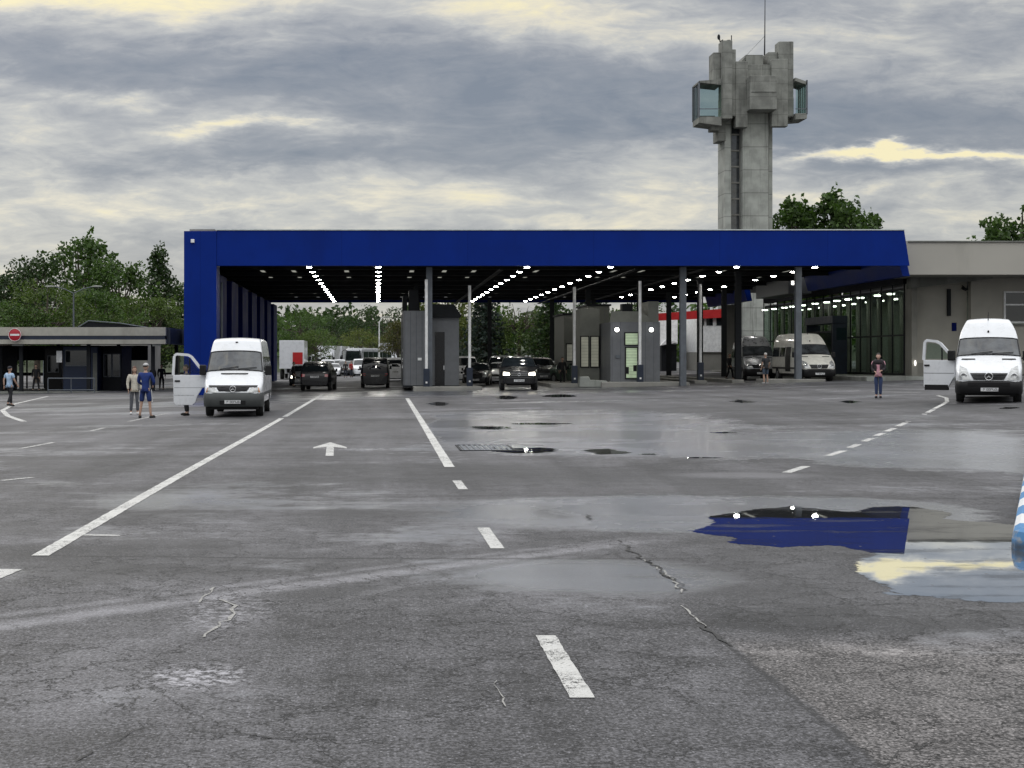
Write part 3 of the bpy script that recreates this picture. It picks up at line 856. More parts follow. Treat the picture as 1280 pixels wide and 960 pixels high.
        obj('seam', S.flank([(2.2,.5),(2.215,.5),(2.215,2.05),(2.2,2.05)], sg, .004, 1, 6), M['black'], t)
    # rear
    obj('rear_window', S.front([(-.7,1.45),(.7,1.45),(.64,2.0),(-.64,2.0)], .014, True), M['glass_car'], t)
    for sg in (-1, 1): obj('tail_light', S.front([(sg*.86,.9),(sg*.74,.9),(sg*.74,1.25),(sg*.86,1.25)], .014, True, 3, 4), M['tail'], t)
    # roof marker and aerial
    if old:
        obj('roof_light', MB().ell((0, 1.80, S.ztop_at(0, 1.80)+.01), .05, .05, .025, 8, 5), M['black'], t)
    else:
        yy = 1.86
        obj('roof_light', MB().ell((0, yy, S.ztop_at(0, yy)+.01), .035, .05, .05, 8, 5), M['black'], t)
        obj('aerial', MB().tube([(0,2.36,2.72),(0,2.2,2.86),(.0,2.12,2.98)], [.018,.012,.006], 6), M['black'], t)
    if door_open:
        van_door(t, S, old, door_open, door_angle, P)
    return t

def van_door(t, S, old, sg, ang, P):
    yh = 1.10 if old else 1.18
    d = bpy.data.objects.new('door', None)
    # the panel, drawn in (u along the door from its hinge, z)
    if old:
        low = [(.02,1.36),(.02,1.00),(.14,.92),(.30,.66),(.36,.46),(.46,.36),(1.02,.36),(1.10,.44),(1.12,1.36)]
        fr = [(.02,1.36),(.50,1.97),(.62,2.03),(1.00,2.06),(1.08,2.0),(1.12,1.36)]
        win = [(.17,1.40),(.575,1.93),(.66,1.955),(1.02,1.965),(1.04,1.40)]
        post = .56
    else:
        low = [(.02,1.38),(.02,.85),(.12,.70),(.26,.46),(1.00,.46),(1.09,.50),(1.10,1.38)]
        fr = [(.02,1.38),(.52,1.93),(.66,2.0),(.98,2.04),(1.06,1.98),(1.10,1.38)]
        win = [(.16,1.42),(.56,1.88),(.68,1.93),(.97,1.955),(1.03,1.42)]
        post = .47
    mb = MB().prism(low, 'y', -.035, .035)
    body = obj('door', mb, P, t, None, .012, loc=(sg*(S.hw(yh, 1.0)), yh, 0))
    # opened forward: the door's own axis runs outwards from the van
    a = R(ang)
    # closed: u runs rearward (+y). rotate about the hinge so that u turns outward
    u = Vector((sg*math.sin(a), math.cos(a), 0))
    body.rotation_euler = (0, 0, math.atan2(u.y, u.x))
    bpy.data.objects.remove(d)
    bars = MB()
    def bar(p, q, w):
        p, q = Vector((p[0],0,p[1])), Vector((q[0],0,q[1])); dd = (q-p).normalized(); nn = Vector((-dd.z,0,dd.x))*w*.5
        vs = [p+nn, q+nn, q-nn, p-nn]
        bars.add([v + Vector((0,-.028,0)) for v in vs] + [v + Vector((0,.028,0)) for v in vs], [(0,1,2,3),(7,6,5,4),(0,4,5,1),(1,5,6,2),(2,6,7,3),(3,7,4,0)])
    k = [fr[0], *fr[1:], ]
    for p, q in zip(fr[:-1], fr[1:]): bar(p, q, .085)
    obj('window_frame', bars, P, body)
    gl = MB().prism(win, 'y', -.006, .006); obj('window', gl, M['glass_green'] if not old else M['glass'], body)
    zz = pw(win[:3], post)
    pb = MB().box(post-.018, post+.018, -.02, .02, 1.38, zz+.02); obj('quarter_post', pb, M['black'], body)
    hz = 1.16 if old else 1.20
    side = 1 if sg < 0 else -1     # local y of the outer skin (facing the nose of the van)
    oy = .035*side
    obj('handle', MB().box(.88,1.06, min(oy, oy+.03*side), max(oy, oy+.03*side), hz-.025, hz+.03), M['black'], body, None, .008)
    obj('crease', MB().box(.05,1.08, min(oy, oy+.004*side), max(oy, oy+.004*side), .935, .95), M['bumper'] if not old else M['silver'], body)
    if old: obj('lower_crease', MB().box(.40,1.09, min(oy, oy+.004*side), max(oy, oy+.004*side), .68, .692), M['silver'], body)
    else: obj('sill_cover', MB().box(.25,1.05, -.05,.05, .38, .56), M['black'], body, None, .01)
    mm = MB().box(-.02,.19, min(oy, oy+.2*side), max(oy, oy+.2*side), 1.36, 1.70); obj('mirror', mm, M['black'], body, None, .035)

CARS = {
 'suv':  dict(top=[(0,.72),(.06,.92),(.3,1.02),(1.15,1.14),(1.85,1.66),(2.3,1.74),(3.6,1.72),(4.2,1.62),(4.52,1.12),(4.62,.85)], side=[(.25,.86),(.55,.93),(.95,.95),(1.15,.92),(1.72,.70)], belt=1.12, wr=.37, zb=.34, y0=1.2, y1=1.86, rz=(1.14,1.58), wy=(.9,3.65)),
 'hatch':dict(top=[(0,.52),(.06,.70),(.3,.80),(1.0,.96),(1.75,1.40),(2.2,1.48),(3.1,1.44),(3.75,1.10),(4.0,.98),(4.1,.7)], side=[(.2,.80),(.5,.86),(.85,.87),(1.0,.84),(1.48,.62)], belt=.95, wr=.31, zb=.22, y0=1.05, y1=1.76, rz=(1.0,1.36), wy=(.8,3.3)),
 'sedan':dict(top=[(0,.50),(.06,.68),(.35,.78),(1.2,.93),(1.95,1.36),(2.4,1.43),(3.0,1.41),(3.75,1.04),(4.45,.98),(4.55,.7)], side=[(.2,.82),(.5,.88),(.85,.89),(.98,.86),(1.43,.62)], belt=.93, wr=.32, zb=.22, y0=1.25, y1=1.95, rz=(1.06,1.34), wy=(.85,3.6)),
 'mpv':  dict(top=[(0,.62),(.06,.85),(.3,1.0),(.85,1.16),(1.55,1.80),(2.0,1.93),(4.4,1.92),(4.72,1.75),(4.86,1.1),(4.88,.8)], side=[(.25,.84),(.6,.92),(1.0,.94),(1.18,.92),(1.92,.76)], belt=1.18, wr=.33, zb=.26, y0=.9, y1=1.58, rz=(1.2,1.76), wy=(.85,3.75)),
}
def car(kind, paint, label, loc, rz, cat='car', name=None, lit=False, group=None, badge=False):
    """parked or waiting car; its nose looks along local -Y"""
    q = CARS[kind]
    t = thing(name or 'car', label, cat, loc, rz, group)
    L = q['top'][-1][0]
    S = Shell(q['top'], q['zb'], q['side'], [(0,.74),(.08,.86),(.3,.95),(.7,1.0),(L-.6,1.0),(L-.15,.93),(L,.84)], .09, .03)
    obj('body', S.mesh(), M[paint], t, 38)
    def scr(u, v):
        y = lerp(q['y0'], q['y1'], v); z = S.zt(y); r = S.rr(y); x = lerp(-1,1,u)*(S.hw(y, z-r) - r + r*.4)
        return (x, y-.012, S.ztop_at(x,y)+.012)
    obj('windscreen', MB().grid(scr, 10, 5), M['glass_car'], t, 180)
    w = S.hw(2.5, q['rz'][1]) - .12; w0 = S.hw(2.5, q['rz'][0]) - .1
    obj('rear_window', S.front([(-w0,q['rz'][0]),(w0,q['rz'][0]),(w,q['rz'][1]),(-w,q['rz'][1])], .014, True), M['glass_car'], t, 180)
    b = q['belt']; zt = q['rz'][1]
    for sg in (-1, 1):
        obj('side_window', S.flank([(q['y0']+.25,b+.02),(2.42,b+.02),(2.42,zt),(q['y1']+.12,zt-.02)], sg), M['glass_car'], t)
        obj('side_window', S.flank([(2.5,b+.02),(3.4,b+.02),(3.3,zt-.02),(2.5,zt)], sg), M['glass_car'], t)
        hz = q['top'][1][1]
        obj('headlight', S.front([(sg*.80,hz-.16),(sg*.46,hz-.14),(sg*.50,hz-.01),(sg*.78,hz+.02)], .016, nu=6, nv=3), M['headlit'] if lit else M['lens'], t, 60)
        tz = q['top'][-1][1]
        obj('tail_light', S.front([(sg*.80,tz-.02),(sg*.60,tz-.02),(sg*.60,tz+.13),(sg*.78,tz+.15)], .014, True, 4, 3), M['tail'], t)
        mirror(t, sg*S.hw(q['y0']+.4, b), q['y0']+.42, b+.10, .55)
        for y in q['wy']:
            arch(S, t, y, q['wr'], sg, q['wr']+.06)
            wheel(t, sg*(S.hw(y,.5)+.012), y, q['wr'], .22)
    hz = q['top'][1][1]
    gr = obj('grille', S.front([(-.42,hz-.18),(.42,hz-.18),(.44,hz-.03),(-.44,hz-.03)], .016, nu=6, nv=3), M['black'], t)
    if badge:
        star(gr, 'emblem', (0, -.035, hz-.10), .07, M['chrome'])
        mb = MB().box(-.42,.42,-.035,-.02,hz-.075,hz-.06).box(-.42,.42,-.035,-.02,hz-.15,hz-.135); obj('slats', mb, M['chrome'], gr)
    mb = MB().box(-.62,.62,-.06,.2,q['zb']+.0,hz-.24); obj('bumper', mb, M[paint] if paint != 'white' else M['white'], t, None, .03)
    plate(t, (0,-.075,q['zb']+.17))
    plate(t, (0,L+.022,tz-.02 if kind != 'sedan' else tz-.05), marks=True).rotation_euler = (0,0,math.pi)
    obj('underbody', MB().box(-.6,.6,.3,L-.3,q['zb']-.08,q['zb']+.1), M['black'], t)
    return t

def lorry(label, loc, rz, cab='white', box='white', red=False, L=9.0, hgt=3.9, group=None):
    t = thing('lorry', label, 'lorry', loc, rz, group)
    S = Shell([(0,1.1),(.05,1.5),(.12,2.0),(.35,2.85),(.6,3.0),(1.9,3.0),(2.0,2.6)], .5, [(.4,1.15),(1.5,1.22),(3.0,1.12)], [(0,.9),(.15,.98),(.4,1.0),(2.0,1.0)], .12, .04)
    c = obj('cab', S.mesh(), M[cab], t, 38)
    obj('windscreen', S.front([(-1.0,1.7),(1.0,1.7),(.95,2.5),(-.95,2.5)], .014), M['glass_car'], c, 180)
    obj('grille', S.front([(-.75,.9),(.75,.9),(.75,1.4),(-.75,1.4)], .014), M['black'], c)
    for sg in (-1, 1):
        obj('side_window', S.flank([(.5,1.75),(1.5,1.75),(1.5,2.5),(.7,2.5)], sg), M['glass_car'], c)
        obj('headlight', S.front([(sg*1.05,.7),(sg*.7,.7),(sg*.7,.88),(sg*1.05,.88)], .014, nu=4, nv=2), M['lens'], c)
        mirror(c, sg*1.2, .3, 2.1, 1.3)
    obj('cargo_box', MB().box(-1.25,1.25,2.2,L,1.05,hgt), M[box], t, None, .03)
    if red: 
        o = obj('red_panel', MB().box(-1.1,-.1,L+.003,L+.03,1.5,2.7), M['redpaint'], t)
    obj('chassis', MB().box(-.5,.5,1.5,L-.2,.65,1.04), M['black'], t)
    for y in (.9, L-2.2, L-1.0):
        for sg in (-1, 1): wheel(t, sg*1.2, y, .5, .3)
    return t

def coach(label, loc, rz, paint='blackpaint', L=11.0, lit=True, name='coach'):
    t = thing(name, label, 'coach', loc, rz)
    S = Shell([(0,1.3),(.05,2.6),(.16,3.2),(.5,3.42),(L-.3,3.42),(L,3.1)], .35, [(.3,1.2),(1.2,1.26),(3.4,1.18)], [(0,.9),(.12,.98),(.35,1.0),(L,.97)], .14, .05)
    obj('body', S.mesh(), M[paint], t, 38)
    obj('windscreen', S.front([(-1.08,1.25),(1.08,1.25),(1.0,3.05),(-1.0,3.05)], .02), M['glass_car'], t, 180)
    for sg in (-1, 1):
        obj('headlight', S.front([(sg*1.08,.62),(sg*.72,.62),(sg*.72,.84),(sg*1.08,.84)], .02, nu=5, nv=3), M['headlit'] if lit and sg < 0 else M['lens'], t)
        for k in range(6): obj('side_window', S.flank([(.9+1.6*k,1.6),(2.4+1.6*k,1.6),(2.4+1.6*k,2.95),(.9+1.6*k,2.95)], sg), M['glass_car'], t)
        for y in (2.2, L-3.0): arch(S, t, y, .5, sg, .58); wheel(t, sg*1.27, y, .5, .3)
        arm = MB().tube([(sg*.95,.15,3.15),(sg*1.1,-.35,3.2),(sg*1.35,-.5,3.0),(sg*1.38,-.5,2.5)], .045, 8)
        obj('mirror_arm', arm, M['black'], t)
        obj('mirror', MB().box(-.12,.12,-.07,.07,-.3,.2), M['black'], t, None, .04, loc=(sg*1.38,-.5,2.3))
    plate(t, (0,-.03,.5))
    obj('bumper', MB().box(-1.15,1.15,-.04,.3,.3,.58), M['black'], t, None, .04)
    return t
# ---------------------------------------------------------------- people
def skin(verts, edges, root, rmul=1.0, sub=1):
    """skin + subdivision over a stick figure, returned as an MB"""
    bm = bmesh.new(); ly = bm.verts.layers.skin.verify(); vm = {}
    for k, (p, r) in verts.items():
        v = bm.verts.new(p); rr = r if isinstance(r, tuple) else (r, r); v[ly].radius = (rr[0]*rmul, rr[1]*rmul); v[ly].use_root = (k == root); vm[k] = v
    for a, b in edges: bm.edges.new((vm[a], vm[b]))
    me = bpy.data.meshes.new('tmp'); bm.to_mesh(me); bm.free()
    o = bpy.data.objects.new('tmp', me); COL.objects.link(o)
    s = o.modifiers.new('s', 'SKIN'); s.use_smooth_shade = True; s.branch_smoothing = .4
    u = o.modifiers.new('u', 'SUBSURF'); u.levels = sub; u.render_levels = sub
    dg = bpy.context.evaluated_depsgraph_get(); dg.update()
    m2 = bpy.data.meshes.new_from_object(o.evaluated_get(dg))
    mb = MB(); mb.add([v.co[:] for v in m2.vertices], [tuple(p.vertices) for p in m2.polygons])
    bpy.data.objects.remove(o); bpy.data.meshes.remove(me); bpy.data.meshes.remove(m2)
    return mb

SKINM = {}
def cloth(c, n=None):
    k = ('c',) + tuple(c)
    if k not in SKINM: SKINM[k] = pm('cloth', c, .85, var=.2, vs=9, bump=.15, bs=40)
    return SKINM[k]

def person(label, loc, rz, h=1.75, top=(.1,.1,.12), sleeve='long', bottom=(.03,.03,.035), legs='long', shoes=(.02,.02,.02), hair=(.03,.022,.018), hairlen='short',
           pose=None, jacket=None, cap=None, group=None, skinc=(.42,.27,.20), coat_len=0.0, stripe=None, bag=None):
    t = thing('person', label, 'person', loc, rz, group)
    k = h/1.75
    J = dict(pel=(0,0,.96), spi=(0,.01,1.14), che=(0,.01,1.34), nec=(0,.0,1.475), hea=(0,-.015,1.55),
             shl=(.185,.01,1.42), ell=(.245,.03,1.13), wrl=(.235,-.06,.90), shr=(-.185,.01,1.42), elr=(-.245,.03,1.13), wrr=(-.235,-.06,.90),
             hil=(.095,0,.91), knl=(.11,-.02,.50), anl=(.12,.03,.085), tol=(.145,-.14,.035), hir=(-.095,0,.91), knr=(-.11,-.02,.50), anr=(-.12,.03,.085), tor=(-.145,-.14,.035))
    if pose: J.update(pose)
    J = {a: Vector(b)*k for a, b in J.items()}
    rad = dict(pel=.092, spi=.080, che=.098, nec=.050, hea=.056, shl=.050, ell=.043, wrl=.030, shr=.050, elr=.043, wrr=.030, hil=.072, knl=.054, anl=.040, tol=.036, hir=.072, knr=.054, anr=.040, tor=.036)
    E = [('pel','spi'),('spi','che'),('che','nec'),('nec','hea'),('che','shl'),('shl','ell'),('ell','wrl'),('che','shr'),('shr','elr'),('elr','wrr'),('pel','hil'),('hil','knl'),('knl','anl'),('anl','tol'),('pel','hir'),('hir','knr'),('knr','anr'),('anr','tor')]
    wear = dict(pel=.122, spi=.118, che=.140, shl=.074, shr=.074, hil=.094, hir=.094)
    def sub(keys, mul, extra=None, add=.0, edges=None):
        vs = {a: (J[a], (wear.get(a, rad[a])*k + add) if edges else rad[a]*k*mul) for a in keys}
        if extra: vs.update(extra)
        return skin(vs, [e for e in (edges or E) if e[0] in vs and e[1] in vs], 'pel' if 'pel' in vs else keys[0])
    body = sub(list(J), 1.0)
    # head with a face
    hc = J['hea'] + Vector((0,-.005,.085))*k
    def face(p, d):
        f = max(0.0, -d.y)
        p = p.copy()
        if p.z < 0: p.x *= 1 - .28*(-p.z/(.125*k))**1.5; p.y -= .012*k*f*(-d.z)
        if abs(d.x) < .22 and f > .6 and -.45 < d.z < .12: p.y -= .022*k*(1 - abs(d.x)/.22)*(1 if d.z < -.05 else .5)
        return p
    body.ell(hc, .078*k, .098*k, .122*k, 18, 14, 0, face)
    for sg in (-1, 1): body.ell(hc + Vector((sg*.079, .01, -.005))*k, .013*k, .024*k, .034*k, 6, 5)
    # hands: palm, four fingers, thumb
    for s_ in 'lr':
        w = J['wr'+s_]; d = (w - J['el'+s_]).normalized(); sg = 1 if s_ == 'l' else -1
        u = Vector((0,-1,0)); u = (u - d*u.dot(d)).normalized(); nn = d.cross(u)
        pc = w + d*.05*k
        body.ell(pc, .018*k, .038*k, .052*k, 8, 6)
        for i, ln in enumerate((.062,.072,.068,.052)):
            b0 = w + d*.085*k + u*(.028 - .019*i)*k
            b1 = b0 + d*ln*.55*k - nn*.008*sg*k; b2 = b1 + d*ln*.45*k - nn*.022*sg*k
            body.tube([b0 - d*.02*k, b0, b1, b2], [.0095*k,.0095*k,.0085*k,.006*k], 6)
        b0 = w + d*.035*k + u*.034*k; body.tube([b0 - u*.012*k, b0 + (d*.6+u*.5)*.03*k, b0 + (d*.9+u*.25)*.062*k], [.011*k,.010*k,.007*k], 6)
    bo = obj('body', body, pm('skin', skinc, .6, var=.1), t, 180, fix=False)
    em = MB()
    for sg in (-1, 1): em.ell(hc + Vector((sg*.032,-.093,.012))*k, .011*k, .008*k, .007*k, 6, 5)
    obj('eyes', em, M['black'], bo)
    # clothes: fitted tubes a little wider than the body
    def mid(a, b, f): return J[a].lerp(J[b], f)
    ex = {}; ed = [('pel','spi'),('spi','che'),('che','shl'),('che','shr')]
    keys = ['pel','spi','che','shl','shr']
    ex['col'] = (mid('che','nec',.78), .066*k); ed.append(('che','col'))
    for s_ in 'lr':
        if sleeve == 'long': ex['e'+s_] = (J['el'+s_], .056*k); ex['w'+s_] = (mid('el'+s_,'wr'+s_,.93), .043*k); ed += [('sh'+s_,'e'+s_),('e'+s_,'w'+s_)]
        elif sleeve == 'short': ex['e'+s_] = (mid('sh'+s_,'el'+s_,.72), .062*k); ed += [('sh'+s_,'e'+s_)]
    if not coat_len: coat_len = .05
    if coat_len: ex['hem'] = (J['pel'] + Vector((0,.0,-coat_len)), (.165 if coat_len > .1 else .128)*k); ed.append(('pel','hem'))
    obj('jacket' if sleeve == 'long' else 'shirt', sub(keys, 1.10, ex, .012, ed), cloth(top), t, 180)
    if jacket:
        wear.update(che=.138, shl=.070, shr=.070)
        ex2 = {'e'+s_: (mid('sh'+s_,'el'+s_,1.0 if jacket[1] else .15), .062*k) for s_ in 'lr'}
        if jacket[1]: 
            for s_ in 'lr': ex2['w'+s_] = (mid('el'+s_,'wr'+s_,.9), .046*k)
        e2 = [('che','shl'),('che','shr'),('shl','el'),('shr','er')] + ([('el','wl'),('er','wr')] if jacket[1] else [])
        ex2 = {('e'+a[1] if a[0]=='e' else a): v for a, v in ex2.items()}
        mbj = sub(['che','shl','shr'], 1.16, ex2, .014, e2)
        # open front: two side panels
        for sg in (-1, 1):
            mbj.ell(J['spi'] + Vector((sg*.105, .01, .04))*k, .075*k, .15*k, .26*k, 10, 8)
        obj('open_jacket', mbj, cloth(jacket[0]), t, 180)
    ex = {'wst': (mid('pel','spi',.4), .112*k)}; ed = [('pel','hil'),('pel','hir'),('pel','wst')]
    for s_ in 'lr':
        if legs == 'long': ex['k'+s_] = (J['kn'+s_], .072*k); ex['a'+s_] = (mid('kn'+s_,'an'+s_,.93), .058*k); ed += [('hi'+s_,'k'+s_),('k'+s_,'a'+s_)]
        else: ex['k'+s_] = (mid('hi'+s_,'kn'+s_,.98), .088*k); ed += [('hi'+s_,'k'+s_)]
    tr = obj('trousers' if legs == 'long' else 'shorts', sub(['pel','hil','hir'], 1.08, ex, .010, ed), cloth(bottom), t, 180)
    if stripe:
        sm = MB()
        for s_, sg in (('l',1),('r',-1)):
            a = J['hi'+s_] + Vector((sg*.105*k,0,0)); b = mid('hi'+s_,'kn'+s_,.95) + Vector((sg*.092*k,0,0)); sm.tube([a,b], .014, 6)
        obj('side_stripe', sm, cloth(stripe), tr)
    for s_ in 'lr':
        a, b = J['an'+s_], J['to'+s_]
        d = (b - a); d.z = 0; d.normalize()
        sm = MB(); sm.ell((0,0,0), .052*k, .135*k, .06*k, 12, 8, 0, lambda p, dd: Vector((p.x, p.y, max(p.z, -.035*k))))
        sm.xf(Matrix.Translation(a + d*.07*k + Vector((0,0,.035*k - a.z + max(0, a.z - .09*k)))) @ Matrix.Rotation(math.atan2(d.y, d.x) + math.pi/2, 4, 'Z'))
        obj('shoe', sm, cloth(shoes), t, 180)
    def cappy(p, d):
        return p
    hm = MB()
    def hairfn(p, d):
        p = p.copy()
        lim = -.01*k if d.y > .1 else .055*k
        if hairlen == 'long' and d.y > -.15: lim = -.30*k; 
        if p.z < lim and hairlen != 'long': p.z = lim
        if hairlen == 'long' and d.y > -.15 and d.z < 0: p.z *= 2.0; p.x *= 1.05
        if hairlen == 'long' and d.y <= -.15 and p.z < .055*k: p.z = .055*k; 
        return p
    hm.ell(hc + Vector((0,.008,.012))*k, .086*k, .104*k, .122*k, 16, 12, 0, hairfn)
    if hairlen == 'long':
        hm.ell(hc + Vector((0,.05,-.13))*k, .085*k, .05*k, .16*k, 10, 8)
    obj('hair', hm, pm('hair', hair, .7, var=.25, vs=20), t, 180)
    if cap:
        cm = MB().ell(hc + Vector((0,.004,.05))*k, .094*k, .112*k, .085*k, 16, 8, 0, lambda p, d: Vector((p.x,p.y,max(p.z,0))))
        cm.ell(hc + Vector((0,-.12,.055))*k, .065*k, .065*k, .008*k, 12, 5)
        obj('cap', cm, cloth(cap), t, 180)
    if bag:
        bm_ = MB().box(-.13,.13,-.05,.05,-.3,0).shift((0,0,0)); w = J['wrr'] + Vector((0,-.02,-.12))
        obj('bag', bm_, cloth(bag), t, None, .03, loc=w)
    return t

# ---------------------------------------------------------------- trees
def leaf_mat(name, a, b):
    m, t, p, out = newmat(name)
    tc = t.new('ShaderNodeTexCoord').outputs['Object']
    g = t.new('ShaderNodeNewGeometry').outputs['Random Per Island']
    c = t.mix(t.ss(t.add(t.mul(t.noise(tc, .7, 3), .6), t.mul(g, .45)), .3, .75), a, b)
    t.put(p.inputs['Base Color'], c); p.inputs['Roughness'].default_value = .55; p.inputs['Specular IOR Level'].default_value = .3
    tl = t.new('ShaderNodeBsdfTranslucent'); t.put(tl.inputs[0], t.mix(1.0, c, (1.0,1.15,.5), 'MULTIPLY'))
    mx = t.new('ShaderNodeMixShader'); mx.inputs[0].default_value = .3
    t.l.new(p.outputs[0], mx.inputs[1]); t.l.new(tl.outputs[0], mx.inputs[2]); t.l.new(mx.outputs[0], out.inputs[0])
    return m
LEAF = {'dark': leaf_mat('dark_leaves', (.016,.034,.012), (.045,.080,.024)), 'mid': leaf_mat('mid_leaves', (.030,.060,.015), (.080,.140,.034)),
        'olive': leaf_mat('olive_leaves', (.042,.068,.016), (.10,.15,.036)), 'spruce': leaf_mat('spruce_needles', (.012,.022,.018), (.035,.055,.045)),
        'yellow': leaf_mat('yellowing_leaves', (.06,.080,.018), (.13,.15,.035)), 'brown': leaf_mat('browning_leaves', (.05,.052,.016), (.10,.095,.03))}
BARK = pm('bark', (.085,.07,.055), .9, var=.3, bump=.5, bs=8)

def leaves(mb, c, rad, n, size, rnd, flat=.0):
    for _ in range(n):
        while True:
            d = Vector((rnd.uniform(-1,1), rnd.uniform(-1,1), rnd.uniform(-1,1)))
            if d.length <= 1: break
        p = c + Vector((d.x*rad[0], d.y*rad[1], d.z*rad[2]))
        a = Vector((rnd.gauss(0,1), rnd.gauss(0,1), rnd.gauss(0,1)*(1-flat))).normalized()
        b = a.cross(Vector((rnd.gauss(0,1), rnd.gauss(0,1), rnd.gauss(0,1)))).normalized()
        s = size*rnd.uniform(.6,1.3)
        mb.add([p - a*s*.6, p + b*s*.38, p + a*s*.6, p - b*s*.38], [(0,1,2,3)])

def tree(kind, label, loc, h, w, leaf, seed, group=None, rich=1.0, name=None):
    rnd = random.Random(seed)
    t = thing(name or {'poplar':'poplar_tree','spruce':'spruce_tree','willow':'willow_tree'}.get(kind, 'broadleaf_tree'), label, 'tree', loc, rnd.uniform(0,6.28), group)
    tk = MB(); cr = MB(); k = h/10
    if kind == 'spruce':
        tk.tube([(0,0,-.3),(0,0,h*.5),(0,0,h*.97)], [.22*k,.13*k,.03*k], 8)
        n = int(17*rich**.5)
        for i in range(n):
            f = i/n; z = h*(.08 + .9*f); rr = w*.5*(1-f)**.85*rnd.uniform(.85,1.1) + .15
            m = max(4, int(10*(1-f)+3))
            for j in range(m):
                a = 6.283*j/m + rnd.uniform(-.3,.3); r1 = rr*rnd.uniform(.75,1.1)
                tk.tube([(0,0,z),(math.cos(a)*r1*.9, math.sin(a)*r1*.9, z-.18*r1)], [.04*k,.012], 4)
                for q in (.35,.65,.92):
                    leaves(cr, Vector((math.cos(a)*r1*q, math.sin(a)*r1*q, z - .22*r1*q)), (.45*k,.45*k,.28*k), int(13*rich), .30*k, rnd, .4)
    elif kind == 'poplar':
        tk.tube([(0,0,-.3),(.05*k,0,h*.4),(0,.06*k,h*.95)], [.24*k,.15*k,.03*k], 8)
        n = int(46*rich)
        for i in range(n):
            f = (i+.5)/n; z = h*(.14 + .84*f); rr = w*.5*math.sin(math.pi*min(1,(f*.93+.07)))**.6*rnd.uniform(.35,1.0); a = rnd.uniform(0,6.283)
            e = Vector((math.cos(a)*rr, math.sin(a)*rr, z)); tk.tube([(0,0,z-rr*1.1), e*.0 + Vector((e.x*.6,e.y*.6,z-.3*rr)), e], [.05*k,.03*k,.012], 5)
            leaves(cr, e, (.55*k,.55*k,.95*k), 60, .26*k, rnd)
    elif kind == 'willow':
        tk.tube([(0,0,-.3),(.1,0,h*.35),(.2,.1,h*.7)], [.3*k,.22*k,.08*k], 8)
        for i in range(int(70*rich)):
            a = rnd.uniform(0,6.283); r1 = w*.5*math.sqrt(rnd.uniform(.05,1)); z = h*(.95 - .35*(r1/(w*.5))**2)*rnd.uniform(.85,1.0)
            ln = rnd.uniform(.3,.6)*h
            tk.tube([(.15,.05,h*.55),(math.cos(a)*r1*.6, math.sin(a)*r1*.6, z+.1),(math.cos(a)*r1, math.sin(a)*r1, z-.2)], [.06*k,.03*k,.01], 4)
            for q in range(7): leaves(cr, Vector((math.cos(a)*r1*(1+.03*q), math.sin(a)*r1*(1+.03*q), z - ln*q/7)), (.35*k,.35*k,.45*k), 11, .26*k, rnd)
    else:
        th = h*.28
        tk.tube([(0,0,-.3),(.05*k,.03*k,th),( .1*k,-.05*k,h*.62),(0,0,h*.9)], [.30*k,.22*k,.12*k,.03*k], 8)
        n = int(44*rich)
        for i in range(n):
            a = rnd.uniform(0,6.283); u = rnd.uniform(-.85,1); sr = math.sqrt(max(0,1-u*u))*rnd.uniform(.45,1.0)
            zc = h*(.60 + .36*u*rnd.uniform(.8,1.05)); wob = 1 + .25*noise.noise(Vector((math.cos(a)*1.3, math.sin(a)*1.3, u*1.5+seed)))
            e = Vector((math.cos(a)*sr*w*.5*wob, math.sin(a)*sr*w*.5*wob, zc))
            b0 = Vector((0,0,lerp(th, h*.7, rnd.random()))); b0.z = min(b0.z, e.z - .02*h)
            tk.tube([b0, b0.lerp(e,.55)+Vector((0,0,-.03*h)), e], [.09*k,.05*k,.015*k], 5)
            q = rnd.uniform(.75,1.35)
            leaves(cr, e, (w*.14*q, w*.14*q, h*.075*q), int(85), .26*k, rnd)
            for _ in range(2):
                o2 = Vector((rnd.gauss(0,1), rnd.gauss(0,1), rnd.gauss(0,.8)+.3)).normalized()
                leaves(cr, e + Vector((o2.x*w*.15, o2.y*w*.15, o2.z*h*.09)), (w*.05, w*.05, h*.045), 16, .24*k, rnd)
    obj('trunk', tk, BARK, t, 60, fix=False)
    obj('crown', cr, LEAF[leaf], t, fix=False)
    return t
# ---------------------------------------------------------------- buildings
def part(name, mb, mat, parent, **k):
    """world-space mesh made a child of an unrotated thing"""
    q = parent; off = Vector((0,0,0))
    while q is not None: off += q.location; q = q.parent
    mb.shift(-off)
    return obj(name, mb, mat, parent, **k)

FY, BY = 79.0, 130.0
ZB, ZT = 7.02, 8.98          # underside and top of the blue fascia

def ibeam(mb, x, y, z0, z1, w=.34, d=.34, tk=.03):
    mb.box(x-w/2, x+w/2, y-d/2, y-d/2+tk, z0, z1); mb.box(x-w/2, x+w/2, y+d/2-tk, y+d/2, z0, z1)
    mb.box(x-tk/2, x+tk/2, y-d/2+tk+.002, y+d/2-tk-.002, z0, z1)

ROWS = [(-3.85, 'leftmost row of round lamps, over the left lane'), (.05, 'row of round lamps over the lane with the dark minivan'), (8.4, 'row of round lamps right of the first grey booth'),
        (13.1, 'row of round lamps leading to the twin-lamp booth'), (20.2, 'row of round lamps over the coach lane'), (24.6, 'rightmost row of round lamps, over the minibuses')]

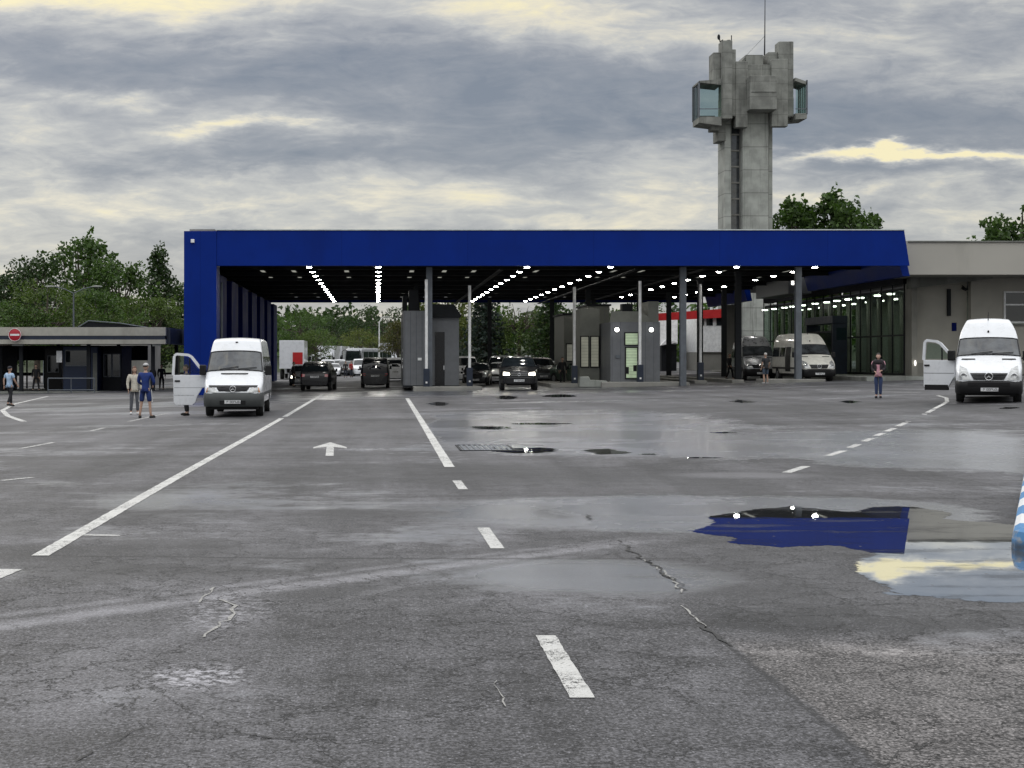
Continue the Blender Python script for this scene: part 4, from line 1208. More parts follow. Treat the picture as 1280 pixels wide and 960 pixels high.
def canopy():
    t = thing('border_canopy', 'huge blue flat canopy over the checkpoint lanes, dark steel beams beneath', 'canopy', (9, FY, 0))
    XL, XR = -10.75, 29.25
    # fascia with slanted right end
    XI = -8.95
    mb = MB().prism([(XI+.01,ZB),(29.55,ZB),(XR,ZT),(XI+.01,ZT)], 'y', FY, FY+.45)
    part('fascia', mb, M['blue'], t)
    mb = MB().box(XI, XR+.02, FY-.05, FY+.5, ZT+.003, ZT+.06); part('roof_flashing', mb, M['trim'], t)
    # left leg: blue clad pier, then the wall behind it in blue panels and dark gaps
    mb = MB().box(XL, XI, FY-.04, FY+1.6, zg(XL,FY)-.2, ZT-.04); part('corner_pier', mb, M['blue'], t)
    mb = MB()
    for z in (1.4, 3.2, 5.0, 6.8): mb.box(XL-.004, XI+.004, FY-.046, FY+1.0, z-.008, z+.008)
    part('panel_joints', MB().box(XL+.9, XL+.912, FY-.0435, FY, -.3, ZT-.05), M['blue_in'], t)
    for xj in (-2.0, 5.0, 12.0, 19.0, 25.0): part('fascia_joint', MB().box(xj, xj+.012, FY-.003, FY, ZB, ZT), M['blue_in'], t)
    part('floodlight', MB().box(-10.36,-10.16,FY-.16,FY-.045,8.28,8.48), M['white_pole'], t, bevel=.02)
    part('corner_flashing', MB().box(XL+.3, XI-.1, FY+.05, FY+1.4, ZT-.04, ZT+.07), M['concrete'], t)
    y = FY + 3.0
    ext = MB().box(XL+.02, XL+.25, FY+1.65, BY, zg(XL,FY)-.2, ZT-.05); part('outer_wall', ext, M['blue'], t)
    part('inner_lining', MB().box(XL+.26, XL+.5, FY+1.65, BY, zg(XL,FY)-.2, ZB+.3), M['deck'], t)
    k = 0
    while y < BY - 3:
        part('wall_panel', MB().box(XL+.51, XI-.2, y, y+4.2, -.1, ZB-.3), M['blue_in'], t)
        y += 7.2; k += 1
    part('downpipe', MB().tube([(XI+.05, FY+2.1, -.1), (XI+.05, FY+2.1, 6.2)], .06, 8), M['steel'], t)
    # roof: sheets between translucent strips
    xs = [XI-1.7]; sk = []
    for c in (-7.4,-5.4,-2.0,2.2,4.3,6.2,10.2,15.2,17.0,22.2,26.4):
        sk.append(c)
    prev = XL + .1
    deck = MB()
    for c in sk:
        deck.box(prev, c-.16, FY+.46, BY, ZB+.46, ZB+.56); prev = c + .16
    deck.box(prev, XR, FY+.46, BY, ZB+.46, ZB+.56)
    n = 7; dy = (BY-FY-.5)/n
    for c in sk:
        for i in range(n): deck.box(c-.16, c+.16, FY+.46+dy*i, FY+.46+dy*i+dy*.55, ZB+.47, ZB+.55)
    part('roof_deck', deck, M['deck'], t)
    m, tt, p, out = newmat('translucent_sheet')
    tl = tt.new('ShaderNodeBsdfTranslucent'); tl.inputs[0].default_value = (.62,.62,.58,1); df = tt.new('ShaderNodeBsdfDiffuse'); df.inputs[0].default_value = (.3,.3,.28,1)
    mx = tt.new('ShaderNodeMixShader'); mx.inputs[0].default_value = .25; tt.l.new(tl.outputs[0], mx.inputs[1]); tt.l.new(df.outputs[0], mx.inputs[2]); tt.l.new(mx.outputs[0], out.inputs[0])
    for c in sk:
        for i in range(n):
            part('skylight', MB().box(c-.15, c+.15, FY+.46+dy*i+dy*.552, FY+.46+dy*(i+1)-.01, ZB+.49, ZB+.50), m, t)
    for i in range(9):
        yb = FY + .9 + (BY-FY-1.4)*i/8
        mb = MB().box(XL+.3, XR, yb-.10, yb+.10, ZB+.24, ZB+.26).box(XL+.3, XR, yb-.02, yb+.02, ZB+.262, ZB+.42).box(XL+.3, XR, yb-.10, yb+.10, ZB+.422, ZB+.45)
        part('roof_beam', mb, M['steel_dk'], t)
    # ducts and cable trays slung beneath
    for x in (7.0, 14.6, 18.4): part('cable_tray', MB().box(x-.12, x+.12, FY+1, BY-1, ZB-.16, ZB-.10), M['steel_dk'], t)
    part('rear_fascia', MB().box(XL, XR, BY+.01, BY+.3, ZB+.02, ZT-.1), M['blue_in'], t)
    # columns
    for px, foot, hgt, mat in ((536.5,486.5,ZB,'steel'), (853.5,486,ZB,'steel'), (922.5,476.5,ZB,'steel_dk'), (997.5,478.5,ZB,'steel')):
        Y = {536.5:80.3, 853.5:80.3, 922.5:84.0, 997.5:80.3}[px]
        g = gy(px, Y); mb = MB(); ibeam(mb, g.x, g.y, g.z, hgt, .34, .32)
        if px == 997.5 or px == 853.5:
            for z in (2.2, 3.6, 5.0): mb.box(g.x-.17, g.x-.02, g.y-.175, g.y-.14, g.z+z, g.z+z+.05)
        part('column', mb, M[mat], t)
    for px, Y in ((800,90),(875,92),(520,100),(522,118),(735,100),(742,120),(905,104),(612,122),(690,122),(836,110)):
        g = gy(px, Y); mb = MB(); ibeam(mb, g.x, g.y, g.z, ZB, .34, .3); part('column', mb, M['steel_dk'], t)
    # lamps hung in rows
    first = None
    for x, lb in ROWS:
        for i in range(12):
            y = FY + 1.0 + 4.2*i
            if x > 20 and i > 9: continue
            lab = 'lit round lamp under the canopy ceiling, in the ' + lb
            if x < 1: lab = lab.replace('round lamps', 'small lamps')
            lab = 'round ceiling lamp in the ' + lb
            if first is None:
                first = thing('ceiling_lamp', lab, 'lamp', (x, y, ZB-.02), 0, 'lamps in rows under the canopy roof')
                obj('housing', MB().lathe([(.05,.14),(.14,.10),(.22,.02),(.235,0)], 16), M['steel_dk'], first, 40)
                obj('lens', MB().lathe([(.0,-.045),(.08,-.04),(.14,-.02),(.155,.001)], 16), M['lamp'], first, 60)
            else: dup(first, (x, y, ZB-.02), 0, lab)

def white_poles():
    g0 = None
    for px, Y, z1, lab in ((587,81.5,6.05,'slim white pole on dark base right of first grey booth'), (533,79.9,6.3,'slim white pole on dark base against the first grey booth'), (718,84.2,6.1,'slim white pole on dark base beside the olive booth, on the middle island'),
                           (800,81.4,6.3,'slim white pole standing in front of the twin-lamp booth'), (875.5,84.8,6.3,'slim white pole on dark base beside the coach lane')):
        g = gy(px, Y)
        t = thing('lane_pole', lab, 'pole', g, 0, 'slim white lane poles on dark bases')
        obj('pole', MB().lathe([(.085,1.0),(.085,z1-g.z)], 12), M['white_pole'], t, 40)
        obj('base', MB().box(-.17,.17,-.17,.17,0,1.25), M['navy'], t, None, .015)
        obj('marker', MB().box(-.05,.05,-.185,-.172,.42,.52), M['white_pole'], t)

def island(pts, h=.16, name='kerb_island'):
    P = [gp(*q) if len(q) == 2 else Vector((q[0], q[1], zg(q[0], q[1]))) for q in pts]
    z = max(p.z for p in P)
    mb = MB().prism([(p.x, p.y) for p in P], 'z', min(p.z for p in P)-.2, z + h)
    return struct(name, mb, M['concrete'], bevel=.03)

def islands():
    def strip(px0, px1, y0, y1, h=.18):
        x0, x1 = wx(px0, y0), wx(px1, y0)
        island([(x0,y0,0),(x1,y0,0),(x1,y1,0),(x0,y1,0)], h)
    strip(517, 603, 79.6, 112); strip(688, 738, 83.5, 110); strip(752, 862, 80.6, 104); strip(868, 884, 84.2, 112)
    strip(958, 1032, 79.7, 79.7+2.2, .14)
    strip(915, 930, 83, 110)

def booth_one():
    g = gy(504, 81.2); x0 = wx(504.5, 81.6); x1 = wx(575, 81.6); zz = g.z + .18; y0 = 81.6
    t = thing('control_booth', 'grey booth on the first concrete island, with narrow dark door', 'booth', (x0, y0, zz), 0)
    w = x1 - x0; zt = 4.05
    xm = w*.56
    mb = MB().box(0, w*.50, 0, 9.0, 0, zt+.35).box(w*.50+.003, w, .9, 9.0, 0, zt); obj('walls', mb, M['booth'], t, None, .015)
    obj('roof', MB().prism([(w*.48,zt),(w+.1,zt),(w+.1,zt+.12),(w*.9,zt+.75),(w*.48,zt+.75)], 'y', .6, 9.1), M['steel_dk'], t)
    obj('roof_box', MB().box(.35, .9, 1.5, 4, zt+.35, zt+1.6).box(.0,.25,2,5,zt+.35,zt+1.3), M['steel_dk'], t)
    d = obj('door', MB().box(w*.57, w*.74, .86, .897, .05, zt-.85), M['blackpaint'], t)
    obj('handle', MB().box(w*.72, w*.735, .83, .86, 1.0, 1.25), M['chrome'], d)
    mb = MB()
    for i in range(5): mb.box(w*.02+i*.33, w*.02+i*.33+.012, -.004, 0, .05, zt+.3)
    obj('panel_joint', mb, M['steel_dk'], t)
    obj('side_window', MB().box(-.012, -.002, 2.2, 4.0, 1.1, 2.2), M['glass_car'], t)
    obj('socket', MB().box(w*.25, w*.32, -.05, -.002, 1.55, 1.7), M['white_pole'], t)
    obj('base_strip', MB().box(-.03, w+.03, -.03, .02, 0, .12), M['steel_dk'], t)
    return t

def slat_window(parent, x0, x1, y, z0, z1, st=.55, name='lit_window', col=(.62,.72,.5)):
    """lit window with a half drawn blind"""
    key = 'blind%d' % int(st*100)
    if key not in M:
        m, t, p, out = newmat(key)
        pos = t.new('ShaderNodeTexCoord').outputs['Object']; sp = t.new('ShaderNodeSeparateXYZ'); t.l.new(pos, sp.inputs[0])
        wv = t.math('SINE', t.mul(sp.outputs[2], 70.0))
        c = t.mix(t.ss(wv, -.2, .9), tuple(v*.6 for v in col), col)
        t.put(p.inputs['Base Color'], c); t.put(p.inputs['Emission Color'], c); t.put(p.inputs['Emission Strength'], t.ss(t.noise(pos, 2.2, 3), .2, .8, st*.5, st*1.3))
        p.inputs['Roughness'].default_value = .3; M[key] = m
    o = obj(name, MB().box(x0, x1, y-.02, y, z0, z1), M[key], parent)
    f = .06
    mb = MB().box(x0-f, x0, y-.05, y+.01, z0-f, z1+f).box(x1, x1+f, y-.05, y+.01, z0-f, z1+f).box(x0+.002, x1-.002, y-.05, y+.01, z1, z1+f).box(x0+.002, x1-.002, y-.05, y+.01, z0-f, z0)
    obj('frame', mb, M['black'], o)
    return o

def booth_two():
    Y = 82.2; x0, x1 = wx(763, Y), wx(825, Y); zz = gy(790, Y).z + .17; w = x1 - x0
    t = thing('control_booth', 'grey booth with two lit round wall lamps and a glowing green glass door', 'booth', (x0, Y, zz), 0)
    zt = 3.55
    obj('walls', MB().box(0, w, 0, 7.5, 0, zt), M['booth'], t, None, .015)
    obj('parapet', MB().prism([(0,zt+.002),(w-.6,zt+.002),(w-.6,zt+.25),(w-1.1,zt+.62),(.08,zt+.62)], 'y', .08, .3), M['booth_lt'], t)
    obj('plant_screen', MB().box(w-.62, w-.02, .3, 3.2, zt, zt+1.2), M['booth_lt'], t)
    obj('roof_duct', MB().box(.9, 1.5, 1.2, 2.0, zt, zt+1.1), M['steel_dk'], t)
    dw0, dw1 = w*.30, w*.55
    d = slat_window(t, dw0+.04, dw1-.04, -.01, .32, 2.05, .42, 'door', (.50,.62,.42))
    slat_window(t, dw0, dw1, -.01, 2.25, 2.9, .45, 'fanlight', (.50,.62,.42))
    obj('handle', MB().box(dw1-.02, dw1, -.10, -.06, .95, 1.3), M['chrome'], d)
    obj('desk', MB().box(dw0+.04, dw0+.2, -.036, -.022, .55, .95).box(dw1-.26, dw1-.05, -.036, -.022, .7, 1.05), M['black'], d)
    for x in (.36, w-.52):
        b = obj('wall_lamp', MB().lathe([(.10,-.10),(.16,-.06),(.17,0)], 16, (0,0,0), 'y'), M['steel'], t, 40, loc=(x, 0, zt-.45))
        obj('bulb', MB().ell((0,-.11,0), .13, .07, .13, 14, 8), M['bulb'], b, 180)
    obj('switch_box', MB().box(.30,.55,-.05,-.002,1.45,1.65), M['steel'], t)
    mb = MB()
    for i in range(6):
        if not dw0 < i*.48+.1 < dw1: mb.box(i*.48+.1, i*.48+.108, -.004, 0, .1, zt)
    obj('panel_joint', mb, M['steel_dk'], t)
    obj('tall_side_panel', MB().box(-1.25, -.06, 3.6, 7.0, 0, zt+.9), M['booth_lt'], t, None, .02)
    obj('step', MB().box(dw0-.2, dw1+.2, -.45, -.03, -.01, .10), M['concrete'], t, None, .01)
    # window bays on the side that faces the lane
    for k, (xa, xb) in enumerate(((-1.18,-.75),(-.58,-.14))):
        wn = slat_window(t, xa, xb, 3.58, .95, 2.75, .16, 'side_window', (.62,.62,.5))
    # olive booth behind it
    Y2 = 92.0; xa, xb = wx(705, Y2), wx(729, Y2); z2 = gy(715, Y2).z + .17
    t2 = thing('control_booth', 'narrow olive-grey booth behind the white pole on the middle island', 'booth', (xa, Y2, z2), 0)
    obj('walls', MB().box(0, xb-xa, 0, 5, 0, 4.3), M['booth_lt'], t2, None, .02)
    slat_window(t2, .18, .62, -.005, 1.35, 2.4, .25, 'side_window', (.5,.5,.42)); slat_window(t2, .85, 1.2, -.005, 1.35, 2.4, .25, 'side_window', (.5,.5,.42))
    obj('roof', MB().box(-.1, xb-xa+.1, -.1, 5.1, 4.302, 4.42), M['steel_dk'], t2)
    Y3 = 95.0; xa, xb = wx(735, Y3), wx(762, Y3)
    t3 = thing('control_booth', 'tall olive-grey booth rising just left of the twin-lamp booth', 'booth', (xa, Y3, z2), 0)
    obj('walls', MB().box(0, xb-xa, 0, 5, 0, 5.0), M['booth_lt'], t3, None, .02)
    obj('ribs', MB().box(.5,.53,-.02,-.002,.2,4.9).box(1.1,1.13,-.02,-.002,.2,4.9).box(1.6,1.63,-.02,-.002,.2,4.9), M['booth'], t3)
    obj('roof', MB().box(-.1, xb-xa+.1, -.1, 5.1, 5.002, 5.12), M['steel_dk'], t3)
    # bags of sand / kerb stones dumped by the corner
    g = gp(752, 484)
    t4 = thing('concrete_block', 'pale concrete block lying at the left foot of the twin-lamp booth', 'block', g + Vector((-.5,-.2,0)))
    obj('block', MB().prism([(-.85,0),(.8,0),(.72,.38),(-.2,.42),(-.3,.62),(-.8,.6)], 'y', -.3, .3), M['concrete_lt'], t4, None, .04)

def terminal():
    zp = .86
    t = thing('terminal_building', 'long glazed customs terminal with grey concrete front and deep flat fascia', 'building', (36, 84, zp))
    # grey front
    part('fascia', MB().prism([(29.62,6.60),(62,6.60),(62,8.42),(29.95,8.42),(29.35,8.75)], 'y', 80.2, 81.0), M['fascia_grey'], t)
    part('fascia_cap', MB().box(29.9, 62, 80.12, 81.05, 8.423, 8.50), M['concrete_dk'], t)
    part('roof', MB().box(29.7, 62, 81.01, 132, 8.0, 8.3), M['concrete_dk'], t)
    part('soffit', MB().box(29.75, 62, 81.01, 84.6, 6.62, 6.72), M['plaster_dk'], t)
    part('soffit_beam', MB().prism([(31.2,5.95),(31.9,6.05),(36.0,6.55),(36.0,6.615),(31.2,6.615)], 'y', 83.2, 83.9), M['concrete_dk'], t)
    part('recessed_wall', MB().box(31.9, 35.05, 84.6, 85.0, zp-.3, 6.615), M['plaster'], t)
    part('front_wall', MB().box(35.05, 62, 84.0, 84.4, zp-.3, 6.615), M['plaster'], t)
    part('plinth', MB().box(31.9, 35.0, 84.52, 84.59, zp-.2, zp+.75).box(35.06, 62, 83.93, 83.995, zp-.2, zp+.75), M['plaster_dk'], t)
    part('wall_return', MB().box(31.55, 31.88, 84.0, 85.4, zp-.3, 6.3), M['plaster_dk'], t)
    # windows on the front
    for x0 in (37.05, 41.0, 45.0):
        x1 = x0 + 1.95 if x0 > 38 else x0 + 1.1*1.9
        w = part('window', MB().box(x0, x1, 83.95, 83.99, 4.05, 5.75), M['glass_car'], t)
        mb = MB().box(x0-.1,x1+.1,83.88,83.98,5.75,5.83).box(x0-.1,x1+.1,83.88,83.98,3.97,4.05).box(x0-.1,x0,83.88,83.98,4.052,5.748).box(x1,x1+.1,83.88,83.98,4.052,5.748).box(x0+.002,x1-.002,83.90,83.97,5.0,5.09)
        part('frame', mb, M['white_pole'], w); 
        part('sill', MB().box(x0-.2,x1+.2,83.75,83.94,3.88,3.965), M['concrete_lt'], w)
    part('downpipe', MB().box(33.85, 34.05, 84.45, 84.59, 4.4, 6.0), M['steel_dk'], t)
    part('plaque', MB().box(34.15, 34.42, 84.55, 84.59, 3.5, 4.0), M['blue_in'], t)
    # blue fascia running back under the canopy, in lengths
    for y0, y1, mat in ((FY+.9, 97.5, 'blue'), (113.5, 127, 'blue')):
        part('blue_fascia', MB().prism([(29.50,6.50),(29.9,6.50),(29.6,7.9),(29.1,7.9)], 'y', y0, y1), M[mat], t)
    part('sign_box', MB().box(28.6, 30.2, 99.0, 107.5, 6.4, 7.9), M['booth'], t, bevel=.03)
    m2 = MB()
    for y in (100.2,102.5): m2.ell((28.9,98.97,7.1+.2*(y>101)), .12, .05, .10, 8, 5)
    part('sign_lamp', m2, M['lamp_soft'], t)
    # glass hall: mullions, transom and panes; behind it a lit room
    X = 31.5; y0, y1 = 85.1, 116.0
    n = 16; dy = (y1-y0)/n
    mull = MB()
    for i in range(n+1): mull.box(X-.03, X+.04, y0+dy*i-.04, y0+dy*i+.04, zp, 6.35)
    mull.box(X-.028,X+.038,y0+.05,y1-.05,3.22,3.32).box(X-.028,X+.038,y0+.05,y1-.05,6.0,6.1).box(X-.028,X+.038,y0+.05,y1-.05,zp,zp+.12)
    part('mullions', mull, M['steel_dk'], t)
    for i in range(n): part('glass_pane', MB().box(X-.006, X+.006, y0+dy*i+.045, y0+dy*(i+1)-.045, zp+.121, 5.999), M['glass_hall'], t)
    part('upper_band', MB().box(X-.05, X+.3, y0, y1, 6.36, 6.9), M['steel_dk'], t)
    part('hall_floor', MB().box(X+.1, 46, y0, y1, zp-.1, zp+.02), M['concrete_dk'], t)
    part('hall_ceiling', MB().box(X+.1, 46, y0, y1, 5.95, 6.2), M['booth'], t)
    part('hall_back', MB().box(39, 39.3, y0, y1, zp, 6), M['hall'], t)
    cl = MB()
    for i in range(17): cl.box(33.2, 33.5, y0+1.0+2.05*i, y0+1.3+2.05*i, zp, 5.95)
    part('hall_columns', cl, M['concrete'], t)
    ls = MB()
    rnd = random.Random(4)
    for i in range(13):
        for x in (32.2, 35.2): ls.lathe([(.02,5.88),(.22,5.885),(.24,5.945)], 10, (x, y0+1.6+2.6*i+rnd.uniform(-.4,.4), 0))
    part('hall_lamps', ls, M['lamp_int'], t)
    # entrance lobby in dark blue metal
    lob = MB().box(29.9, 30.9, 93.5, 99.5, 4.2, 4.7)
    part('lobby_roof', lob, M['navy'], t, bevel=.02)
    part('lobby_wall', MB().box(29.95, 30.9, 93.6, 93.72, zp, 4.19), M['navy'], t); part('lobby_wall', MB().box(29.95,30.9,99.3,99.42,zp,4.19), M['navy'], t)
    dl = part('lobby_door', MB().box(29.95,30.0,93.8,96.4,zp,3.6), M['glass_car'], t); part('lobby_door', MB().box(29.95,30.0,96.5,99.2,zp,3.6), M['glass_car'], t)
    part('frame', MB().box(29.92,30.02,93.73,93.8,zp,3.7).box(29.92,30.02,96.4,96.5,zp,3.7).box(29.92,30.02,99.2,99.28,zp,3.7).box(29.92,30.02,93.8,99.2,3.6,3.72), M['steel_dk'], dl)
    part('lit_panel', MB().box(30.2,30.85,93.57,93.595,3.1,3.9), M['glass_green'], t)
    part('wall_lamp', MB().ell((31.72,83.9,1.6),.05,.05,.16,10,7), M['lamp_soft'], t)
    # small camera under the eaves
    c = thing('security_camera', 'small dark security camera under the eaves of the grey terminal front', 'camera', (34.75, 84.55, 6.0))
    obj('bracket', MB().tube([(0,0,.2),(0,-.25,.1)], .03, 6), M['steel_dk'], c)
    obj('housing', MB().tube([(0,-.1,.05),(0,-.5,-.05)], .09, 10), M['steel_dk'], c, 40)
    # raised pavement in front
    P = [(26.9,78.2),(31.5,76.2),(36,75.0),(70,74.0),(70,132),(30.9,132),(27.2,100)]
    mb = MB().prism(P, 'z', .2, zp-.01)
    struct('pavement', mb, M['concrete_dk'], bevel=.03)
    # painted kerb stones along its edge
    mb = MB(); mb2 = MB()
    edge = [Vector((*p,0)) for p in P[:4]]
    k = 0
    for a, b in zip(edge[:-1], edge[1:]):
        L = (b-a).length; m = max(1, int(L/1.0)); 
        for i in range(min(m, 12)):
            p = a.lerp(b, i/m); q = a.lerp(b, (i+.985)/m); d = (q-p).normalized(); nn = Vector((d.y,-d.x,0))*.10
            tgt = mb if k % 2 == 0 else mb2; k += 1
            vs = [p+nn, q+nn, q, p]; z0, z1 = zg(p.x,p.y)-.1, zp+.02
            tgt.add([(v.x,v.y,z0) for v in vs]+[(v.x,v.y,z1) for v in vs], [(0,3,2,1),(4,5,6,7),(0,1,5,4),(1,2,6,5),(2,3,7,6),(3,0,4,7)])
    ks = struct('kerb', mb, M['concrete_lt']); o = obj('dark_stones', mb2, M['concrete_dk'], ks)

def tower():
    Y = 150.0; cx = wx(934, Y); s = F/Y
    def X(px): return (px - 934)/s
    def Z(py): return wz(py, Y)
    t = thing('control_tower', 'tall grey concrete watchtower with brutalist head and glass side cabins', 'tower', (cx, Y, 0))
    C, D, L_ = M['tower_lt'], M['tower_dk'], M['tower_dk']
    # shaft: front slab, two flanking slabs set back, a glazed stair slot on the left
    obj('shaft', MB().box(X(923.5), X(955.5), -1.6, 1.6, -.5, Z(100)), C, t, None, .04)
    obj('shaft_edge', MB().box(X(925.5), X(929), -1.66, -1.6, 0, Z(156)), M['tower_lt'], t)
    obj('side_slab', MB().box(X(903), X(911), -1.0, 2.0, -.5, Z(150)), C, t, None, .03)
    obj('side_slab', MB().box(X(956), X(965), -.2, 2.2, -.5, Z(150)), C, t, None, .03)
    obj('shaft_core', MB().box(X(905), X(963), .2, 2.6, -.5, Z(120)), D, t)
    st = obj('stair_window', MB().box(X(911.5), X(923), -.3, .15, 0, Z(160)), M['glass_screen'], t)
    mb = MB(); y = 168
    while y < 460:
        mb.box(X(911.2), X(923.2), -.42, -.31, Z(y+2), Z(y)); y += 20
    mb.box(X(910.6), X(911.6), -.45, -.31, 0, Z(160)).box(X(923), X(923.45), -.45, -.31, 0, Z(160)); obj('floor_bands', mb, M['concrete'], st)
    rs = MB(); rs.box(X(956.5), X(960), -.26, -.21, 5, Z(170)); obj('rust_strip', rs, pm('rusty_joint', (.06,.045,.035), .8, var=.4, vs=1), t)
    # head slabs
    def slab(nm, a, b, y0, y1, za, zb, mat=D): return obj(nm, MB().box(X(a), X(b), y0, y1, Z(za), Z(zb)), mat, t, None, .05)
    slab('head_core', 915, 968, -1.2, 2.4, 150, 84)
    slab('head_slab', 912, 927, -2.6, -1.65, 164, 83); slab('head_slab', 956, 976, -2.6, -1.65, 163, 80)
    slab('head_slab', 925.5, 956.5, -2.2, -1.62, 145, 86)
    slab('box_balcony', 925, 958, -4.0, -2.25, 145, 104, L_)
    slab('balcony_ledge', 926.5, 957, -4.08, -4.003, 124, 122.8, D)
    mb = MB().prism([(X(921),Z(83)),(X(929),Z(83)),(X(929),Z(72)),(X(930),Z(71.5)),(X(921),Z(82))], 'y', -1.0, 1.0)
    obj('roof_hut', MB().box(X(928), X(949.5), -1.4, 1.6, Z(86), Z(72)).prism([(X(920.5),Z(85)),(X(927.9),Z(85)),(X(927.9),Z(72.5))], 'y', -1.2, 1.2), D, t, None, .03)
    # tall fins, left and right, stepped
    slab('tall_fin', 894.5, 907, -2.9, -1.2, 154, 58); slab('tall_fin', 906.6, 912.5, -2.5, -1.1, 150, 68)
    slab('tall_fin', 885.5, 894.4, -2.2, -.2, 108, 71); slab('tall_fin', 905, 912, -.9, 1.0, 178, 100)
    slab('fin_foot', 894.5, 904, -1.1, 1.2, 178, 152); slab('fin_foot', 885, 894, -1.8, 0, 166, 160)
    slab('tall_fin', 967, 985, -2.0, -.4, 126, 57); slab('tall_fin', 955, 966.8, -1.6, .6, 84, 69); slab('tall_fin', 968, 985, -2.1, -.2, 150, 126.1); slab('tall_fin', 976.2, 984, -1.9, .5, 128, 84)
    # glazed cabins left and right
    fr = M['steel']
    for nm, a, b, zt, zb in (('glass_cabin', 867, 894.4, 108, 159), ('glass_cabin', 985.2, 999.5, 106, 155)):
        left = a < 930
        y0, y1 = -2.6, .4
        xa, xb = X(a), X(b)
        cab = obj(nm, MB().prism([(xa,Z(zb)+.05),(xb,Z(zb)-.25) if left else (xb,Z(zb)+.15),(xb,Z(zb-8)),(xa,Z(zb-8))], 'y', y0, y1), D, t)
        obj('cabin_roof', MB().prism([(xa,Z(zt+1)),(xb,Z(zt+4 if left else zt+6)),(xb,Z(zt-3 if left else zt+2)),(xa,Z(zt-(1 if left else 3)))], 'y', y0, y1), D, cab)
        gl = obj('cabin_glass', MB().box(xa+.12, xb-.05, y0+.05, y0+.07, Z(zb-8), Z(zt+4)).box(xa+.03, xa+.05, y0+.1, y1-.1, Z(zb-8), Z(zt+4)) if left else MB().box(xa+.05, xb-.12, y0+.05, y0+.07, Z(zb-8), Z(zt+6)).box(xb-.05, xb-.03, y0+.1, y1-.1, Z(zb-8), Z(zt+4)), M['glass_green'], cab)
        mb = MB(); xo = xa if left else xb
        mb.box(xo-.08, xo+.08, y0, y0+.16, Z(zb-7), Z(zt)).box(xo-.08, xo+.08, y1-.16, y1, Z(zb-7), Z(zt)).box(min(xa,xb), max(xa,xb), y0, y0+.04, Z(142), Z(141)).box(min(xa,xb), max(xa,xb), y1-.1, y1, Z(145), Z(144))
        for i in range(1, 4): mb.box(xo-.05, xo+.05, y0+(y1-y0)*i/4-.04, y0+(y1-y0)*i/4+.04, Z(zb-7), Z(zt+3))
        obj('cabin_frame', mb, fr, cab)
    # aerials
    m = MB().tube([(X(955.5),0,Z(80)), (X(956),0,Z(45)), (X(956.5),0,Z(-30))], [.09,.06,.02], 6).tube([(X(956),0,Z(45)),(X(928),-.5,Z(74))], .015, 4)
    obj('mast', m, M['steel_dk'], t)
    m = MB().tube([(X(894.5),-2.0,Z(58)),(X(893),-2.0,Z(50))], .06, 6).ell((X(892.5),-2.1,Z(52)), .16,.12,.30,8,6).tube([(X(895),-2,Z(57)),(X(898),-2,Z(55))], .05, 6)
    obj('siren', m, M['steel_dk'], t)
    m = MB().tube([(X(909),-1.8,Z(68)),(X(909),-1.8,Z(49))], .05, 6).tube([(X(905.5),-1.8,Z(60)),(X(905.5),-1.8,Z(55))], .2, 8)
    obj('aerial', m, M['steel_dk'], t)

